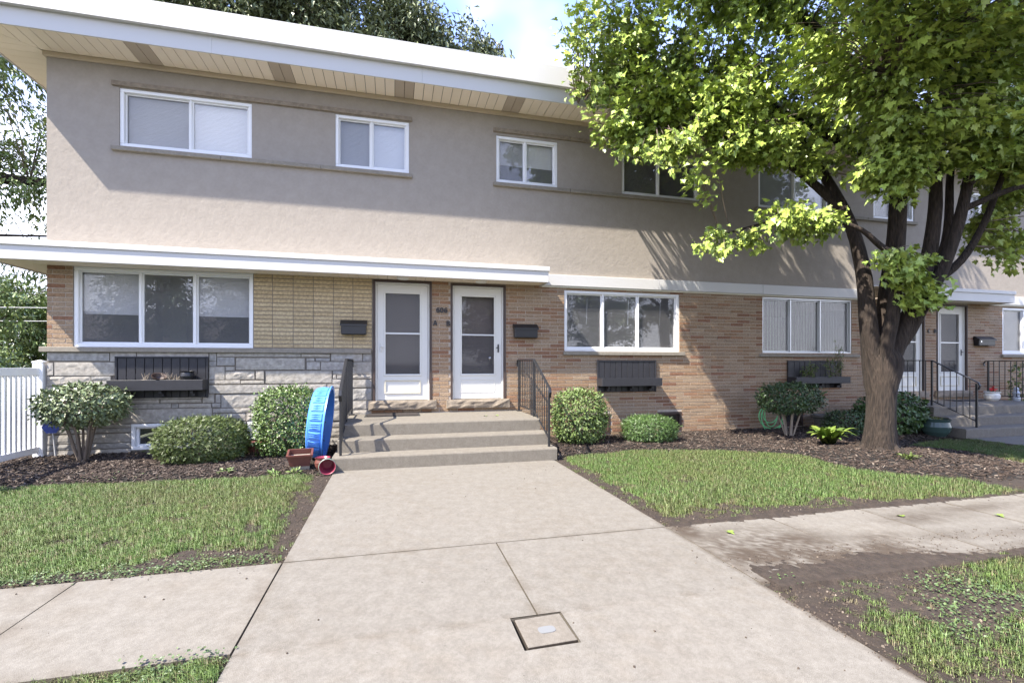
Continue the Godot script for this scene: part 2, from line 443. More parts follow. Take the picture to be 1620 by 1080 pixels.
func storm_door(x0: float, x1: float, y0: float, y1: float, handle_left: bool, raised: bool, knob: bool):
	var d := node("door", house)
	var f := MB.new()                                   # dark brown jambs
	for s in [[x0, x0 + 0.035], [x1 - 0.035, x1]]:
		f.box(Vector3(s[0], y0, -0.14), Vector3(s[1], y1, 0.012), 0.004)
	f.box(Vector3(x0 + 0.035, y1 - 0.035, -0.14), Vector3(x1 - 0.035, y1, 0.012), 0.004)
	put("jamb", f, M.brown_metal, d)
	var a := x0 + 0.035; var b := x1 - 0.035; var t := y1 - 0.035
	var zb := -0.055
	var fr := MB.new()                                  # white casing of the storm door
	fr.box(Vector3(a, y0, zb - 0.05), Vector3(a + 0.03, t, zb + 0.02), 0.004)
	fr.box(Vector3(b - 0.03, y0, zb - 0.05), Vector3(b, t, zb + 0.02), 0.004)
	fr.box(Vector3(a + 0.03, t - 0.03, zb - 0.05), Vector3(b - 0.03, t, zb + 0.02), 0.004)
	put("casing", fr, M.storm_white, d)
	a += 0.034; b -= 0.034; t -= 0.034
	var gx0 := lerpf(a, b, 0.155); var gx1 := lerpf(a, b, 0.845)
	var gy0 := y0 + 0.455; var gy1 := t - 0.15
	var leaf := MB.new()
	sheet(leaf, rect(a, y0 + 0.012, b, t), zb, [rect(gx0, gy0, gx1, gy1)], 0.04)
	leaf.box(Vector3(a, y0 + 0.012, zb - 0.03), Vector3(b, y0 + 0.05, zb + 0.004))
	put("leaf", leaf, M.storm_white, d)
	var m := MB.new()                                   # moulding round the glass
	for k in [[gx0 - 0.03, gy0 - 0.03, gx1 + 0.03, gy0 + 0.004], [gx0 - 0.03, gy1 - 0.004, gx1 + 0.03, gy1 + 0.03], [gx0 - 0.03, gy0 + 0.004, gx0 + 0.004, gy1 - 0.004], [gx1 - 0.004, gy0 + 0.004, gx1 + 0.03, gy1 - 0.004]]:
		m.box(Vector3(k[0], k[1], zb - 0.01), Vector3(k[2], k[3], zb + 0.012), 0.006)
	put("glazing_bead", m, M.storm_white, d)
	var ym := lerpf(gy0, gy1, 0.505)
	boxpart("meeting_rail", Vector3(gx0, ym - 0.014, zb - 0.02), Vector3(gx1, ym + 0.014, zb + 0.006), M.aluminium, d, 0.003)
	for s in [[gy0, ym - 0.014], [ym + 0.014, gy1]]:
		var p := MB.new()
		p.quad(Vector3(gx0, s[0], zb - 0.022), Vector3(gx1, s[0], zb - 0.022), Vector3(gx1, s[1], zb - 0.022), Vector3(gx0, s[1], zb - 0.022), Vector3.BACK)
		put("pane", p, M.glass, d)
	var q := MB.new()
	var top := gy1 if raised else ym
	q.quad(Vector3(gx0, gy0, zb - 0.012), Vector3(gx1, gy0, zb - 0.012), Vector3(gx1, top, zb - 0.012), Vector3(gx0, top, zb - 0.012), Vector3.BACK)
	put("insect_screen", q, M.screen, d)
	var px0 := lerpf(a, b, 0.14); var px1 := lerpf(a, b, 0.86)
	var py0 := y0 + 0.12; var py1 := y0 + 0.36
	var kp := MB.new()
	var kw := 0.022 if raised else 0.014
	var kz := 0.016 if raised else 0.006
	for k in [[px0, py0, px1, py0 + kw], [px0, py1 - kw, px1, py1], [px0, py0 + kw, px0 + kw, py1 - kw], [px1 - kw, py0 + kw, px1, py1 - kw]]:
		kp.box(Vector3(k[0], k[1], zb - 0.004), Vector3(k[2], k[3], zb + kz), 0.004)
	put("kick_panel", kp, M.cream if raised else M.storm_white, d)
	var hx := a + 0.06 if handle_left else b - 0.06
	var hy := y0 + 0.92
	var h := MB.new()
	h.box(Vector3(hx - 0.014, hy - 0.075, zb), Vector3(hx + 0.014, hy + 0.075, zb + 0.014), 0.006)
	h.tube([Vector3(hx, hy + 0.01, zb + 0.01), Vector3(hx, hy + 0.01, zb + 0.05), Vector3(hx + (0.05 if handle_left else -0.05), hy + 0.01, zb + 0.055)], [0.008], 8)
	put("handle", h, M.storm_white if handle_left else M.black_metal, d)
	boxpart("inner_door", Vector3(x0 + 0.03, y0, -0.26), Vector3(x1 - 0.03, y1, -0.22), M.brown_metal, d)
	if knob:
		var kn := MB.new()
		kn.lathe([Vector2(0.0, 0.05), Vector2(0.022, 0.045), Vector2(0.028, 0.03), Vector2(0.012, 0.012), Vector2(0.030, 0.004), Vector2(0.03, 0)], 16, Transform3D(Basis(Vector3.RIGHT, PI / 2), Vector3(gx1 - 0.045, hy - 0.18, -0.22)))
		put("knob", kn, M.chrome, d)
	for k in [0.18, 0.5, 0.82]:
		var xh := b + 0.012 if handle_left else a - 0.012
		boxpart("hinge", Vector3(xh - 0.008, lerpf(y0, t, k) - 0.05, zb + 0.02), Vector3(xh + 0.008, lerpf(y0, t, k) + 0.05, zb + 0.028), M.storm_white, d, 0.003)

func small_window(r: Rect2, frame: Material):
	var w := node("basement_window", house)
	var f := MB.new()
	var fw := 0.05
	for k in [[r.position.x, r.position.y, r.end.x, r.position.y + fw], [r.position.x, r.end.y - fw, r.end.x, r.end.y], [r.position.x, r.position.y + fw, r.position.x + fw, r.end.y - fw], [r.end.x - fw, r.position.y + fw, r.end.x, r.end.y - fw]]:
		f.box(Vector3(k[0], k[1], -0.10), Vector3(k[2], k[3], 0.006), 0.004)
	put("frame", f, frame, w)
	var g := MB.new()
	var i := r.grow(-fw - 0.03)
	for k in [[i.position.x - 0.03, i.position.y - 0.03, i.end.x + 0.03, i.position.y], [i.position.x - 0.03, i.end.y, i.end.x + 0.03, i.end.y + 0.03], [i.position.x - 0.03, i.position.y, i.position.x, i.end.y], [i.end.x, i.position.y, i.end.x + 0.03, i.end.y]]:
		g.box(Vector3(k[0], k[1], -0.09), Vector3(k[2], k[3], -0.055), 0.003)
	put("sash", g, frame, w)
	var p := MB.new()
	p.quad(Vector3(i.position.x, i.position.y, -0.075), Vector3(i.end.x, i.position.y, -0.075), Vector3(i.end.x, i.end.y, -0.075), Vector3(i.position.x, i.end.y, -0.075), Vector3.BACK)
	put("pane", p, M.glass, w)

func rough_block(w: float, h: float, d: float, seed_: int, amp: float) -> MB:   # a quarry-faced stone: front at z = d
	var mb := MB.new()
	var f := FastNoiseLite.new()
	f.seed = seed_; f.frequency = 5.0; f.fractal_octaves = 3
	var nx := clampi(int(w / 0.05), 2, 14)
	var ny := clampi(int(h / 0.045), 1, 4) + 1
	var P := []
	for j in ny + 1:
		var row := []
		for i in nx + 1:
			var x := w * i / nx
			var y := h * j / ny
			var edge := i == 0 or j == 0 or i == nx or j == ny
			var z := d - amp * 0.8 if edge else d + amp * (f.get_noise_2d(x, y * 1.6) * 1.7)
			row.append(Vector3(x + (0.0 if edge else 0.012 * f.get_noise_2d(x + 9, y)), y, z))
		P.append(row)
	for j in ny:
		for i in nx:
			mb.tri(P[j][i], P[j][i + 1], P[j + 1][i + 1], _front(P[j][i], P[j][i + 1], P[j + 1][i + 1]))
			mb.tri(P[j][i], P[j + 1][i + 1], P[j + 1][i], _front(P[j][i], P[j + 1][i + 1], P[j + 1][i]))
	var e := d - amp * 0.8
	mb.quad(Vector3(0, 0, 0), Vector3(w, 0, 0), Vector3(w, 0, e), Vector3(0, 0, e), Vector3.DOWN)
	mb.quad(Vector3(0, h, 0), Vector3(w, h, 0), Vector3(w, h, e), Vector3(0, h, e), Vector3.UP)
	mb.quad(Vector3(0, 0, 0), Vector3(0, h, 0), Vector3(0, h, e), Vector3(0, 0, e), Vector3.LEFT)
	mb.quad(Vector3(w, 0, 0), Vector3(w, h, 0), Vector3(w, h, e), Vector3(w, 0, e), Vector3.RIGHT)
	return mb

func _front(a: Vector3, b: Vector3, c: Vector3) -> Vector3:
	var g := (b - a).cross(c - a).normalized()
	return g if g.z > 0 else -g

func lay_bricks(r: Rect2, holes: Array, into: Array):     # running bond, bricks cut at the openings
	var course := 0.0677
	var j := floori((r.position.y + 0.004) / course)
	while j * course < r.end.y - 0.02:
		var y0 := maxf(j * course + 0.005, r.position.y)
		var y1 := minf((j + 1) * course - 0.005, r.end.y)
		var blocks := []
		for h: Rect2 in holes:
			if h.position.y < y1 - 0.012 and h.end.y > y0 + 0.012:
				blocks.append([h.position.x, h.end.x])
		blocks.sort_custom(func(a, b): return a[0] < b[0])
		var spans := []
		var x := r.position.x
		for b in blocks:
			if b[0] > x + 0.02: spans.append([x, b[0]])
			x = maxf(x, b[1])
		if x < r.end.x - 0.02: spans.append([x, r.end.x])
		for s in spans:
			var off := 0.1525 if posmod(j, 2) == 0 else 0.0
			var k := floori((s[0] - off) / 0.315)
			while k * 0.315 + off < s[1]:
				var a := maxf(k * 0.315 + off + 0.005, s[0] + 0.003)
				var b := minf((k + 1) * 0.315 + off - 0.005, s[1] - 0.003)
				if b - a > 0.03 and y1 - y0 > 0.02:
					into.append([a, y0, b, y1])
				k += 1
		j += 1

const STONES := [[-2.72,1.5,-1.49,1.56],[-1.48,1.5,-1.04,1.55],[-1.02,1.43,-0.52,1.56],[-0.51,1.43,-0.37,1.56],[-2.72,1.36,-2.47,1.49],[-2.45,1.29,-1.43,1.48],[-1.4,1.43,-1.28,1.48],[-1.26,1.43,-1.04,1.48],[-1.4,1.29,-1.19,1.42],[-1.18,1.28,-0.69,1.42],[-0.68,1.21,-0.37,1.42],[-2.6,1.28,-2.47,1.34],[-2.83,1.14,-2.61,1.34],[-2.6,1.14,-2.18,1.27],[-2.16,1.14,-2.04,1.27],[-2.02,1.07,-1.01,1.27],[-0.99,1.21,-0.69,1.27],[-0.99,1.14,-0.94,1.2],[-0.93,1.14,-0.69,1.2],[-0.68,1.14,-0.37,1.2],[-2.83,1.07,-2.39,1.13],[-2.38,1.07,-2.04,1.12],[-1.0,1.06,-0.69,1.13],[-0.68,0.99,-0.37,1.12],[-2.83,0.92,-1.8,1.05],[-1.79,0.91,-1.09,1.05],[-1.08,0.98,-0.69,1.05],[-2.92,0.77,-2.76,0.91],[-2.74,0.77,-2.67,0.9],[-2.66,0.69,-2.03,0.9],[-2.02,0.73,-1.1,0.9],[-1.08,0.83,-0.69,0.97],[-0.68,0.77,-0.37,0.97],[-2.79,0.7,-2.67,0.76],[-2.78,0.61,-2.03,0.68],[-2.02,0.62,-1.07,0.72],[-1.06,0.62,-0.69,0.81],[-0.68,0.62,-0.37,0.76],[-2.78,0.48,-2.31,0.6],[-2.3,0.47,-2.03,0.6],[-2.02,0.46,-1.29,0.61],[-1.28,0.44,-0.69,0.61],[-0.68,0.43,-0.37,0.61],[-2.83,1.35,-2.73,1.42],[-2.1,0.3,-1.46,0.44],[-1.45,0.33,-0.37,0.42],[-1.45,0.16,-0.37,0.31],[-2.1,0.19,-1.46,0.29],[-2.03,-0.02,-0.37,0.15],[-2.61,0.36,-2.3,0.46],[-2.83,0.37,-2.62,0.46],[-3.02,0.24,-2.3,0.35],[-3.02,0.14,-2.3,0.23],[-3.02,-0.02,-2.3,0.13],[-3.12,0.38,-2.84,0.46],[-4.95,1.43,-4.17,1.55],[-4.16,1.42,-3.82,1.56],[-3.81,1.42,-2.84,1.56],[-2.83,1.43,-2.73,1.56],[-4.95,1.22,-4.87,1.4],[-4.86,1.21,-4.0,1.41],[-3.99,1.28,-2.84,1.41],[-3.99,1.15,-2.84,1.27],[-4.95,1.06,-4.41,1.2],[-4.4,1.14,-4.15,1.2],[-4.4,1.02,-4.15,1.13],[-4.14,1.01,-2.84,1.14],[-4.95,0.86,-4.41,1.05],[-4.4,0.85,-4.09,1.01],[-4.08,0.84,-2.93,1.0],[-3.94,0.78,-3.51,0.83],[-3.5,0.78,-2.94,0.83],[-4.95,0.73,-3.95,0.84],[-3.94,0.7,-3.36,0.77],[-3.35,0.7,-3.26,0.76],[-3.25,0.7,-2.8,0.76],[-4.28,0.48,-2.79,0.69],[-4.95,0.5,-4.3,0.72],[-4.95,0.42,-3.89,0.47],[-4.95,0.35,-3.89,0.41],[-4.95,0.2,-3.89,0.33],[-4.95,0.11,-3.89,0.19],[-4.95,-0.01,-3.89,0.1]]

func canopy(x0: float, x1: float, wrap_left: bool):
	var cn := node("canopy", house)
	var f := MB.new()
	f.box(Vector3(x0, 2.82, 0.462), Vector3(x1 - 0.02, 3.02, 0.482), 0.003)
	f.box(Vector3(x0, 3.012, 0.44), Vector3(x1, 3.092, 0.505), 0.006)
	f.box(Vector3(x1 - 0.04, 2.82, 0.002), Vector3(x1 - 0.02, 3.02, 0.462))
	f.box(Vector3(x1 - 0.06, 3.012, 0.002), Vector3(x1, 3.092, 0.44), 0.004)
	put("fascia", f, M.white_metal, cn)
	var t := MB.new()
	var l := -5.46 if wrap_left else x0
	t.quad(Vector3(l + 0.01, 3.085, 0.45), Vector3(x1 - 0.05, 3.085, 0.45), Vector3(x1 - 0.05, 3.135, 0.003), Vector3(l + 0.01, 3.135, 0.003), Vector3.UP)
	t.box(Vector3(maxf(x0, -4.956), 3.10, 0.003), Vector3(x1 - 0.05, 3.165, 0.014))
	put("roof_sheet", t, M.white_metal, cn)
	if wrap_left:
		var s := MB.new()
		s.box(Vector3(-5.46, 2.82, -5.0), Vector3(-5.44, 3.02, 0.462))
		s.box(Vector3(-5.485, 3.012, -5.0), Vector3(-5.42, 3.092, 0.44), 0.004)
		s.box(Vector3(-5.42, 3.06, -5.0), Vector3(-4.956, 3.08, -0.01))
		put("fascia", s, M.white_metal, cn)
		var z := 0.0
		while z > -4.9:
			boxpart("soffit_panel", Vector3(-5.44, 2.838, z - 0.153), Vector3(-4.958, 2.85, z), M.soffit, cn, 0.003)
			z -= 0.157
	var x := x0 + 0.02
	while x < x1 - 0.05:
		var b := minf(x + 0.153, x1 - 0.045)
		boxpart("soffit_panel", Vector3(x, 2.838, 0.003), Vector3(b, 2.85, 0.46), M.soffit, cn, 0.003)
		x += 0.157

func build_house():
	house = thing("townhouse", "two storey townhouse row of taupe stucco over tan brick with white fascias", "building")
	var x_end := 17.0
	# ---- openings
	var up := []            # upper windows
	for k in 2:
		var o: float = k * PERIOD
		up += [rect(-4.044 + o, 4.69, -2.221 + o, 5.58), rect(-0.955 + o, 4.69, 0.256 + o, 5.58)]
		up += [rect(1.804 + o, 4.69, 2.98 + o, 5.545), rect(4.304 + o, 4.69, 6.034 + o, 5.545)]
	var W1 := rect(-4.629, 1.64, -2.202, 2.842)
	var W2 := rect(3.119, 1.635, 5.569, 2.78)
	var W3 := rect(7.562, 1.615, 9.927, 2.80)
	var W5 := rect(14.619, 1.635, 16.6, 2.78)
	var dA := rect(-0.345, 0.75, 0.646, 2.83)
	var dB := rect(0.978, 0.75, 1.981, 2.82)
	var dC := rect(11.08, 0.74, 12.08, 2.81)
	var dD := rect(12.45, 0.74, 13.44, 2.80)
	var bw := [rect(-3.888, 0.07, -3.03, 0.465), rect(-2.285, 0.17, -2.12, 0.46), rect(3.45, 0.05, 4.06, 0.425), rect(5.08, 0.05, 5.62, 0.43), rect(8.0, 0.05, 8.6, 0.43)]
	# ---- upper wall
	var st := MB.new()
	sheet(st, rect(-4.956, 3.05, x_end, 5.97), 0.0, up, 0.13)
	st.quad(Vector3(-4.956, 3.05, 0), Vector3(-4.956, 5.97, 0), Vector3(-4.956, 5.97, -9), Vector3(-4.956, 3.05, -9), Vector3.LEFT)
	st.quad(Vector3(-4.956, 0, -9), Vector3(x_end, 0, -9), Vector3(x_end, 5.97, -9), Vector3(-4.956, 5.97, -9), Vector3.FORWARD)
	put("stucco_wall", st, M.stucco, house)
	# ---- lower wall: mortar sheets with the masonry on them
	var holes := [W1, W2, W3, W5, dA, dB, dC, dD] + bw
	var mo := MB.new()
	sheet(mo, rect(0.646, 0.0, x_end, 3.05), -0.005, holes, 0.13)
	var bricks := put("brick_wall", mo, M.mortar, house)
	var mc := MB.new()
	sheet(mc, rect(-4.948, 1.6, -4.629, 3.05), -0.005, [], 0.13)
	var pier := put("brick_pier", mc, M.mortar, house)
	var mo2 := MB.new()
	sheet(mo2, rect(-4.945, -0.05, 0.646, 1.6), -0.012, holes, 0.13)
	mo2.quad(Vector3(-4.945, -0.05, -0.012), Vector3(-4.945, 3.05, -0.012), Vector3(-4.945, 3.05, -9), Vector3(-4.945, -0.05, -9), Vector3.LEFT)
	var stones := put("stone_wall", mo2, M.mortar_dark, house)
	var list := []
	lay_bricks(rect(-4.956, 1.64, -4.632, 2.84), [], list)
	lay_bricks(rect(0.648, 0.535, 0.976, 2.85), [], list)
	var hb := holes.duplicate()
	hb.append(rect(-0.42, 0.6, 0.72, 0.75)); hb.append(rect(0.90, 0.60, 2.04, 0.75))
	lay_bricks(rect(-0.41, 0.535, 0.646, 0.60), [], list)
	lay_bricks(rect(0.98, 0.535, 1.985, 0.60), [], list)
	lay_bricks(rect(1.985, 0.0, x_end, 2.845), hb, list)
	# the bricks that show largest are parts of their own, the rest is one mesh
	var eye := Vector3(0, 1.38, 8.4)
	for b in list:
		var m := Vector3((b[0] + b[2]) / 2, (b[1] + b[3]) / 2, 0)
		var score: float = (b[2] - b[0]) * (b[3] - b[1]) * 8.4 / pow(m.distance_to(eye), 3)
		if m.x > 1.9 and m.x < 2.4 and m.y < 0.5: score = 0.0
		if m.x < -4.0: score = 1.0
		b.append(score)
	list.sort_custom(func(a, b): return a[4] > b[4])
	var unit := []
	for i in 6:
		var u := MB.new()
		u.box(Vector3(-0.5, -0.5, -0.045), Vector3(0.5, 0.5, 0.0))
		unit.append(brick_mesh(i))
	var rest := MB.new()
	rest.use_color = true
	var cols := [Color(0.45, 0.310, 0.195), Color(0.42, 0.270, 0.160), Color(0.41, 0.240, 0.140), Color(0.49, 0.360, 0.240), Color(0.35, 0.185, 0.110), Color(0.45, 0.330, 0.220)]
	var pick := [0, 0, 1, 1, 2, 3, 3, 4, 5, 5, 0, 3]
	for i in list.size():
		var b = list[i]
		var kind: int = pick[rng.randi() % pick.size()]
		var proud := rng.randf_range(-0.0015, 0.0025)
		if i < 300:
			var o := inst("brick", unit[kind], pier if b[0] < -4.0 else bricks)
			o.position = Vector3((b[0] + b[2]) / 2, (b[1] + b[3]) / 2, proud)
			o.scale = Vector3((b[2] - b[0]) / 0.305, (b[3] - b[1]) / 0.0577, 1)
		else:
			rest.col = cols[kind] * rng.randf_range(0.92, 1.08)
			rest.box(Vector3(b[0], b[1], -0.03), Vector3(b[2], b[3], proud), 0.0025)
	put("brickwork", rest, M.brick_mix, bricks).set_meta("kind", "stuff")
	# ---- stacked yellow brick beside door A
	var my := MB.new()
	sheet(my, rect(-4.629, 1.6, 0.646, 3.05), -0.005, holes, 0.13)
	var panel := put("yellow_brick_panel", my, M.mortar_mid, house)
	var ybox := []
	for i in 3: 
		var u := MB.new()
		u.box(Vector3(-0.1505, -0.0275, -0.03), Vector3(0.1505, 0.0275, 0.002), 0.003)
		ybox.append(u.mesh(M["yellow%d" % i]))
	for j in 18:
		var xk := -0.362
		while xk > -2.18:
			var xa := maxf(xk - 0.311, -2.196)
			var w := xk - xa - 0.010
			if w > 0.04:
				var o := inst("yellow_brick", ybox[rng.randi() % 3], panel)
				o.position = Vector3((xa + xk) / 2, 1.645 + 0.0665 * (j + 0.5), rng.randf_range(-0.001, 0.001))
				o.scale = Vector3(w / 0.301, 1, 1)
			xk -= 0.311
	# ---- ashlar
	for i in STONES.size():
		var s = STONES[i]
		var rough := rng.randf_range(0.004, 0.008) if rng.randf() < 0.4 or s[1] < 0.8 else 0.0025
		var o := put("stone", rough_block(s[2] - s[0] - 0.004, s[3] - s[1] - 0.002, 0.03 + rng.randf_range(-0.006, 0.008), i, rough), M["ashlar%d" % (rng.randi() % 5)], stones)
		o.position = Vector3(s[0] + 0.002, s[1] + 0.001, -0.02)
	boxpart("stone_ledge", Vector3(-5.025, 1.562, -0.05), Vector3(-0.375, 1.638, 0.05), M.limestone_sill, house, 0.006)
	# ---- sills and lintels
	for s in [[-0.418, 0.723, 71], [0.901, 2.04, 72], [11.0, 12.13, 73], [12.38, 13.52, 74]]:
		var o := put("door_sill", rough_block(s[1] - s[0], 0.15, 0.16, s[2], 0.014), M.lintel, house)
		o.position = Vector3(s[0], 0.602, -0.08)
	for k in 2:
		var o: float = k * PERIOD
		for s in [[-4.134, 0.309], [1.746, 6.182]]:
			var xa: float = s[0] + o
			var n := 3
			for i in n:
				var a := lerpf(xa, s[1] + o, i / float(n)); var b := lerpf(xa, s[1] + o, (i + 1) / float(n)) - 0.004
				boxpart("window_ledge", Vector3(a, 4.61, -0.10), Vector3(b, 4.677, 0.055), M.limestone_sill, house, 0.005)
				boxpart("lintel", Vector3(a, 5.592, -0.10), Vector3(b, 5.662, 0.042), M.lintel, house, 0.005)
	boxpart("window_ledge", Vector3(3.093, 1.553, -0.10), Vector3(5.67, 1.622, 0.055), M.limestone_sill, house, 0.005)
	boxpart("window_ledge", Vector3(7.467, 1.535, -0.10), Vector3(10.105, 1.60, 0.055), M.limestone_sill, house, 0.005)
	boxpart("window_ledge", Vector3(14.55, 1.553, -0.10), Vector3(16.7, 1.622, 0.055), M.limestone_sill, house, 0.005)
	# ---- windows and doors
	for k in 2:
		var o: float = k * PERIOD
		window(up[k * 4], [-3.10 + o], "sg", "horizontal")
		window(up[k * 4 + 1], [-0.37 + o], "sg", "horizontal")
		window(up[k * 4 + 2], [2.36 + o], "sg", "half")
		window(up[k * 4 + 3], [5.12 + o], "gs", "")
	window(W1, [-3.78, -3.038], "sgs", "sides")
	window(W2, [3.918, 4.671], "sgs", "wands")
	window(W3, [8.304, 9.092], "sss", "vertical", M.aluminium, 0.03)
	window(W5, [15.4], "sg", "")
	storm_door(dA.position.x, dA.end.x, dA.position.y, dA.end.y, true, true, false)
	storm_door(dB.position.x, dB.end.x, dB.position.y, dB.end.y, false, false, true)
	storm_door(dC.position.x, dC.end.x, dC.position.y, dC.end.y, true, true, false)
	storm_door(dD.position.x, dD.end.x, dD.position.y, dD.end.y, false, true, false)
	for i in bw.size():
		small_window(bw[i], M.vinyl if i < 2 else M.brown_metal)
	# ---- white band between the storeys
	for s in [[2.665, 10.4], [14.2, x_end]]:
		var x: float = s[0]
		while x < s[1]:
			boxpart("band", Vector3(x, 2.846, -0.02), Vector3(minf(x + 2.43, s[1]) - 0.002, 3.05, 0.055), M.white_metal, house, 0.005)
			x += 2.43
		boxpart("band_trim", Vector3(s[0], 2.815, -0.02), Vector3(s[1], 2.845, 0.03), M.cream, house, 0.003)
	canopy(-5.46, 2.665, true)
	canopy(10.4, 14.2, false)
	# ---- roof
	var roof := node("roof", house)
	boxpart("deck", Vector3(-5.60, 6.14, -9.6), Vector3(x_end, 6.50, 0.55), M.far_roof, roof)
	var x := -5.653
	var seam := 0
	while x < x_end:
		var b := minf(x + 3.05, x_end)
		boxpart("fascia", Vector3(x, 5.955, 0.56), Vector3(b - 0.0015, 6.21, 0.58), M.white_metal, roof, 0.002)
		x += 3.05
	x = -5.70
	while x < x_end:
		var b := minf(x + 2.45, x_end)
		var u := MB.new()
		u.quad(Vector3(x, 6.205, 0.655), Vector3(b - 0.0015, 6.205, 0.655), Vector3(b - 0.0015, 6.56, 0.625), Vector3(x, 6.56, 0.625), Vector3.BACK)
		u.quad(Vector3(x, 6.205, 0.655), Vector3(b - 0.0015, 6.205, 0.655), Vector3(b - 0.0015, 6.205, 0.56), Vector3(x, 6.205, 0.56), Vector3.DOWN)
		u.quad(Vector3(x, 6.56, 0.625), Vector3(b - 0.0015, 6.56, 0.625), Vector3(b - 0.0015, 6.52, 0.40), Vector3(x, 6.52, 0.40), Vector3.UP)
		put("gravel_stop", u, M.white_metal, roof)
		x += 2.45
	boxpart("fascia", Vector3(-5.653, 5.955, -9.6), Vector3(-5.633, 6.21, 0.56), M.white_metal, roof, 0.002)
	boxpart("gravel_stop", Vector3(-5.70, 6.205, -9.6), Vector3(-5.635, 6.56, 0.56), M.white_metal, roof, 0.004)
	# soffit panels, mitred round the corner
	x = -5.633
	var i := 0
	while x < x_end:
		var b := minf(x + 0.149, x_end)
		var za := 0.0
		var zb := 0.0
		if x < -4.956: za = 0.56 * (-4.956 - x) / 0.677
		if b < -4.956: zb = 0.56 * (-4.956 - b) / 0.677
		var vent := posmod(roundi((x + 3.58 + 0.157) / 0.157), 12) in [0, 1] and x > -4.5
		var p := MB.new()
		p.prism([Vector2(x, za), Vector2(b, zb), Vector2(b, 0.558), Vector2(x, 0.558)], 5.975, 5.987)
		put("soffit_vent" if vent else "soffit_panel", p, M.soffit_vent if vent else M.soffit, roof)
		x += 0.157
	var z := 0.55
	while z > -6.0:
		var za := z - 0.153
		var xa := -4.958 if z <= 0.0 else lerpf(-4.956, -5.633, z / 0.56) - 0.003
		var xb := -4.958 if za <= 0.0 else lerpf(-4.956, -5.633, za / 0.56) - 0.003
		var p := MB.new()
		p.prism([Vector2(-5.631, z), Vector2(xa, z), Vector2(xb, za), Vector2(-5.631, za)], 5.974, 5.986)
		put("soffit_panel", p, M.soffit, roof)
		z -= 0.157
	var tr := MB.new()
	tr.box(Vector3(-4.99, 5.90, 0.001), Vector3(x_end, 5.973, 0.035), 0.004)
	tr.box(Vector3(-4.99, 5.90, -9.0), Vector3(-4.957, 5.973, 0.0), 0.004)
	put("soffit_trim", tr, M.trim_tan, roof)
	# ---- rooms behind the glass
	for s in [[0.55, 2.9], [3.1, 5.97]]:
		var rm := MB.new()
		rm.box(Vector3(-4.93, s[0] - 0.05, -8.9), Vector3(x_end, s[0], -0.14))
		put("room_floor", rm, M.room_floor, house)
		var wl := MB.new()
		wl.box(Vector3(-4.93, s[0], -4.6), Vector3(x_end, s[1], -4.5))
		wl.box(Vector3(-4.93, s[1], -4.5), Vector3(x_end, s[1] + 0.05, -0.14))
		for xp in [-4.93, 0.7, 6.7, 12.2, x_end - 0.1]:
			wl.box(Vector3(xp, s[0], -4.5), Vector3(xp + 0.1, s[1], -0.14))
		put("room_wall", wl, M.room, house)
	# ---- lights under the canopy, not lit
	for xl in [0.15, 1.48]:
		var l := MB.new()
		l.lathe([Vector2(0, 2.80), Vector2(0.085, 2.803), Vector2(0.10, 2.815), Vector2(0.10, 2.838)], 24, Transform3D(Basis.IDENTITY, Vector3(xl, 0, 0.26)))
		put("soffit_light", l, M.white_glaze, house)

func brick_mesh(i: int) -> ArrayMesh:
	var u := MB.new()
	u.box(Vector3(-0.1525, -0.02885, -0.03), Vector3(0.1525, 0.02885, 0.0), 0.0025)
	return u.mesh(M["brick%d" % i])

# ---------------------------------------------------------------- ground
var nz := FastNoiseLite.new()
var nf := FastNoiseLite.new()

func bed_edge(x: float) -> float:                         # front edge of the mulch bed right of the stoop
	var P := [Vector2(2.2, 1.82), Vector2(2.9, 1.62), Vector2(3.7, 1.50), Vector2(4.5, 1.62), Vector2(5.2, 1.87), Vector2(5.8, 2.25), Vector2(6.2, 2.66), Vector2(8.4, 2.2), Vector2(9.3, 1.9), Vector2(20, 1.9)]
	for i in P.size() - 1:
		if x <= P[i + 1].x:
			return lerpf(P[i].y, P[i + 1].y, clampf((x - P[i].x) / (P[i + 1].x - P[i].x), 0, 1))
	return 1.9

func is_concrete(x: float, z: float, g := 0.0) -> bool:
	if z > 4.81 - g and z < 5.90 + g: return true
	if x > -0.75 - g and x < 2.25 + g and z > 1.4: return true
	if x > 10.4 - g and x < 13.7 + g and z > 1.4 and z < 4.9: return true
	return false

func mulch_at(x: float, z: float) -> float:               # > 0 inside the beds
	var w := 0.10 * nz.get_noise_2d(x * 9.0, z * 9.0)
	if x < -0.76:
		return 1.93 + 0.05 * (x + 3.0) - z + w
	var a := bed_edge(x) - z + w
	var q := Vector2((x - 7.35) / 1.42, (z - 3.1) / 1.20)
	return maxf(a, (1.0 - q.length()) * 1.2 + w)

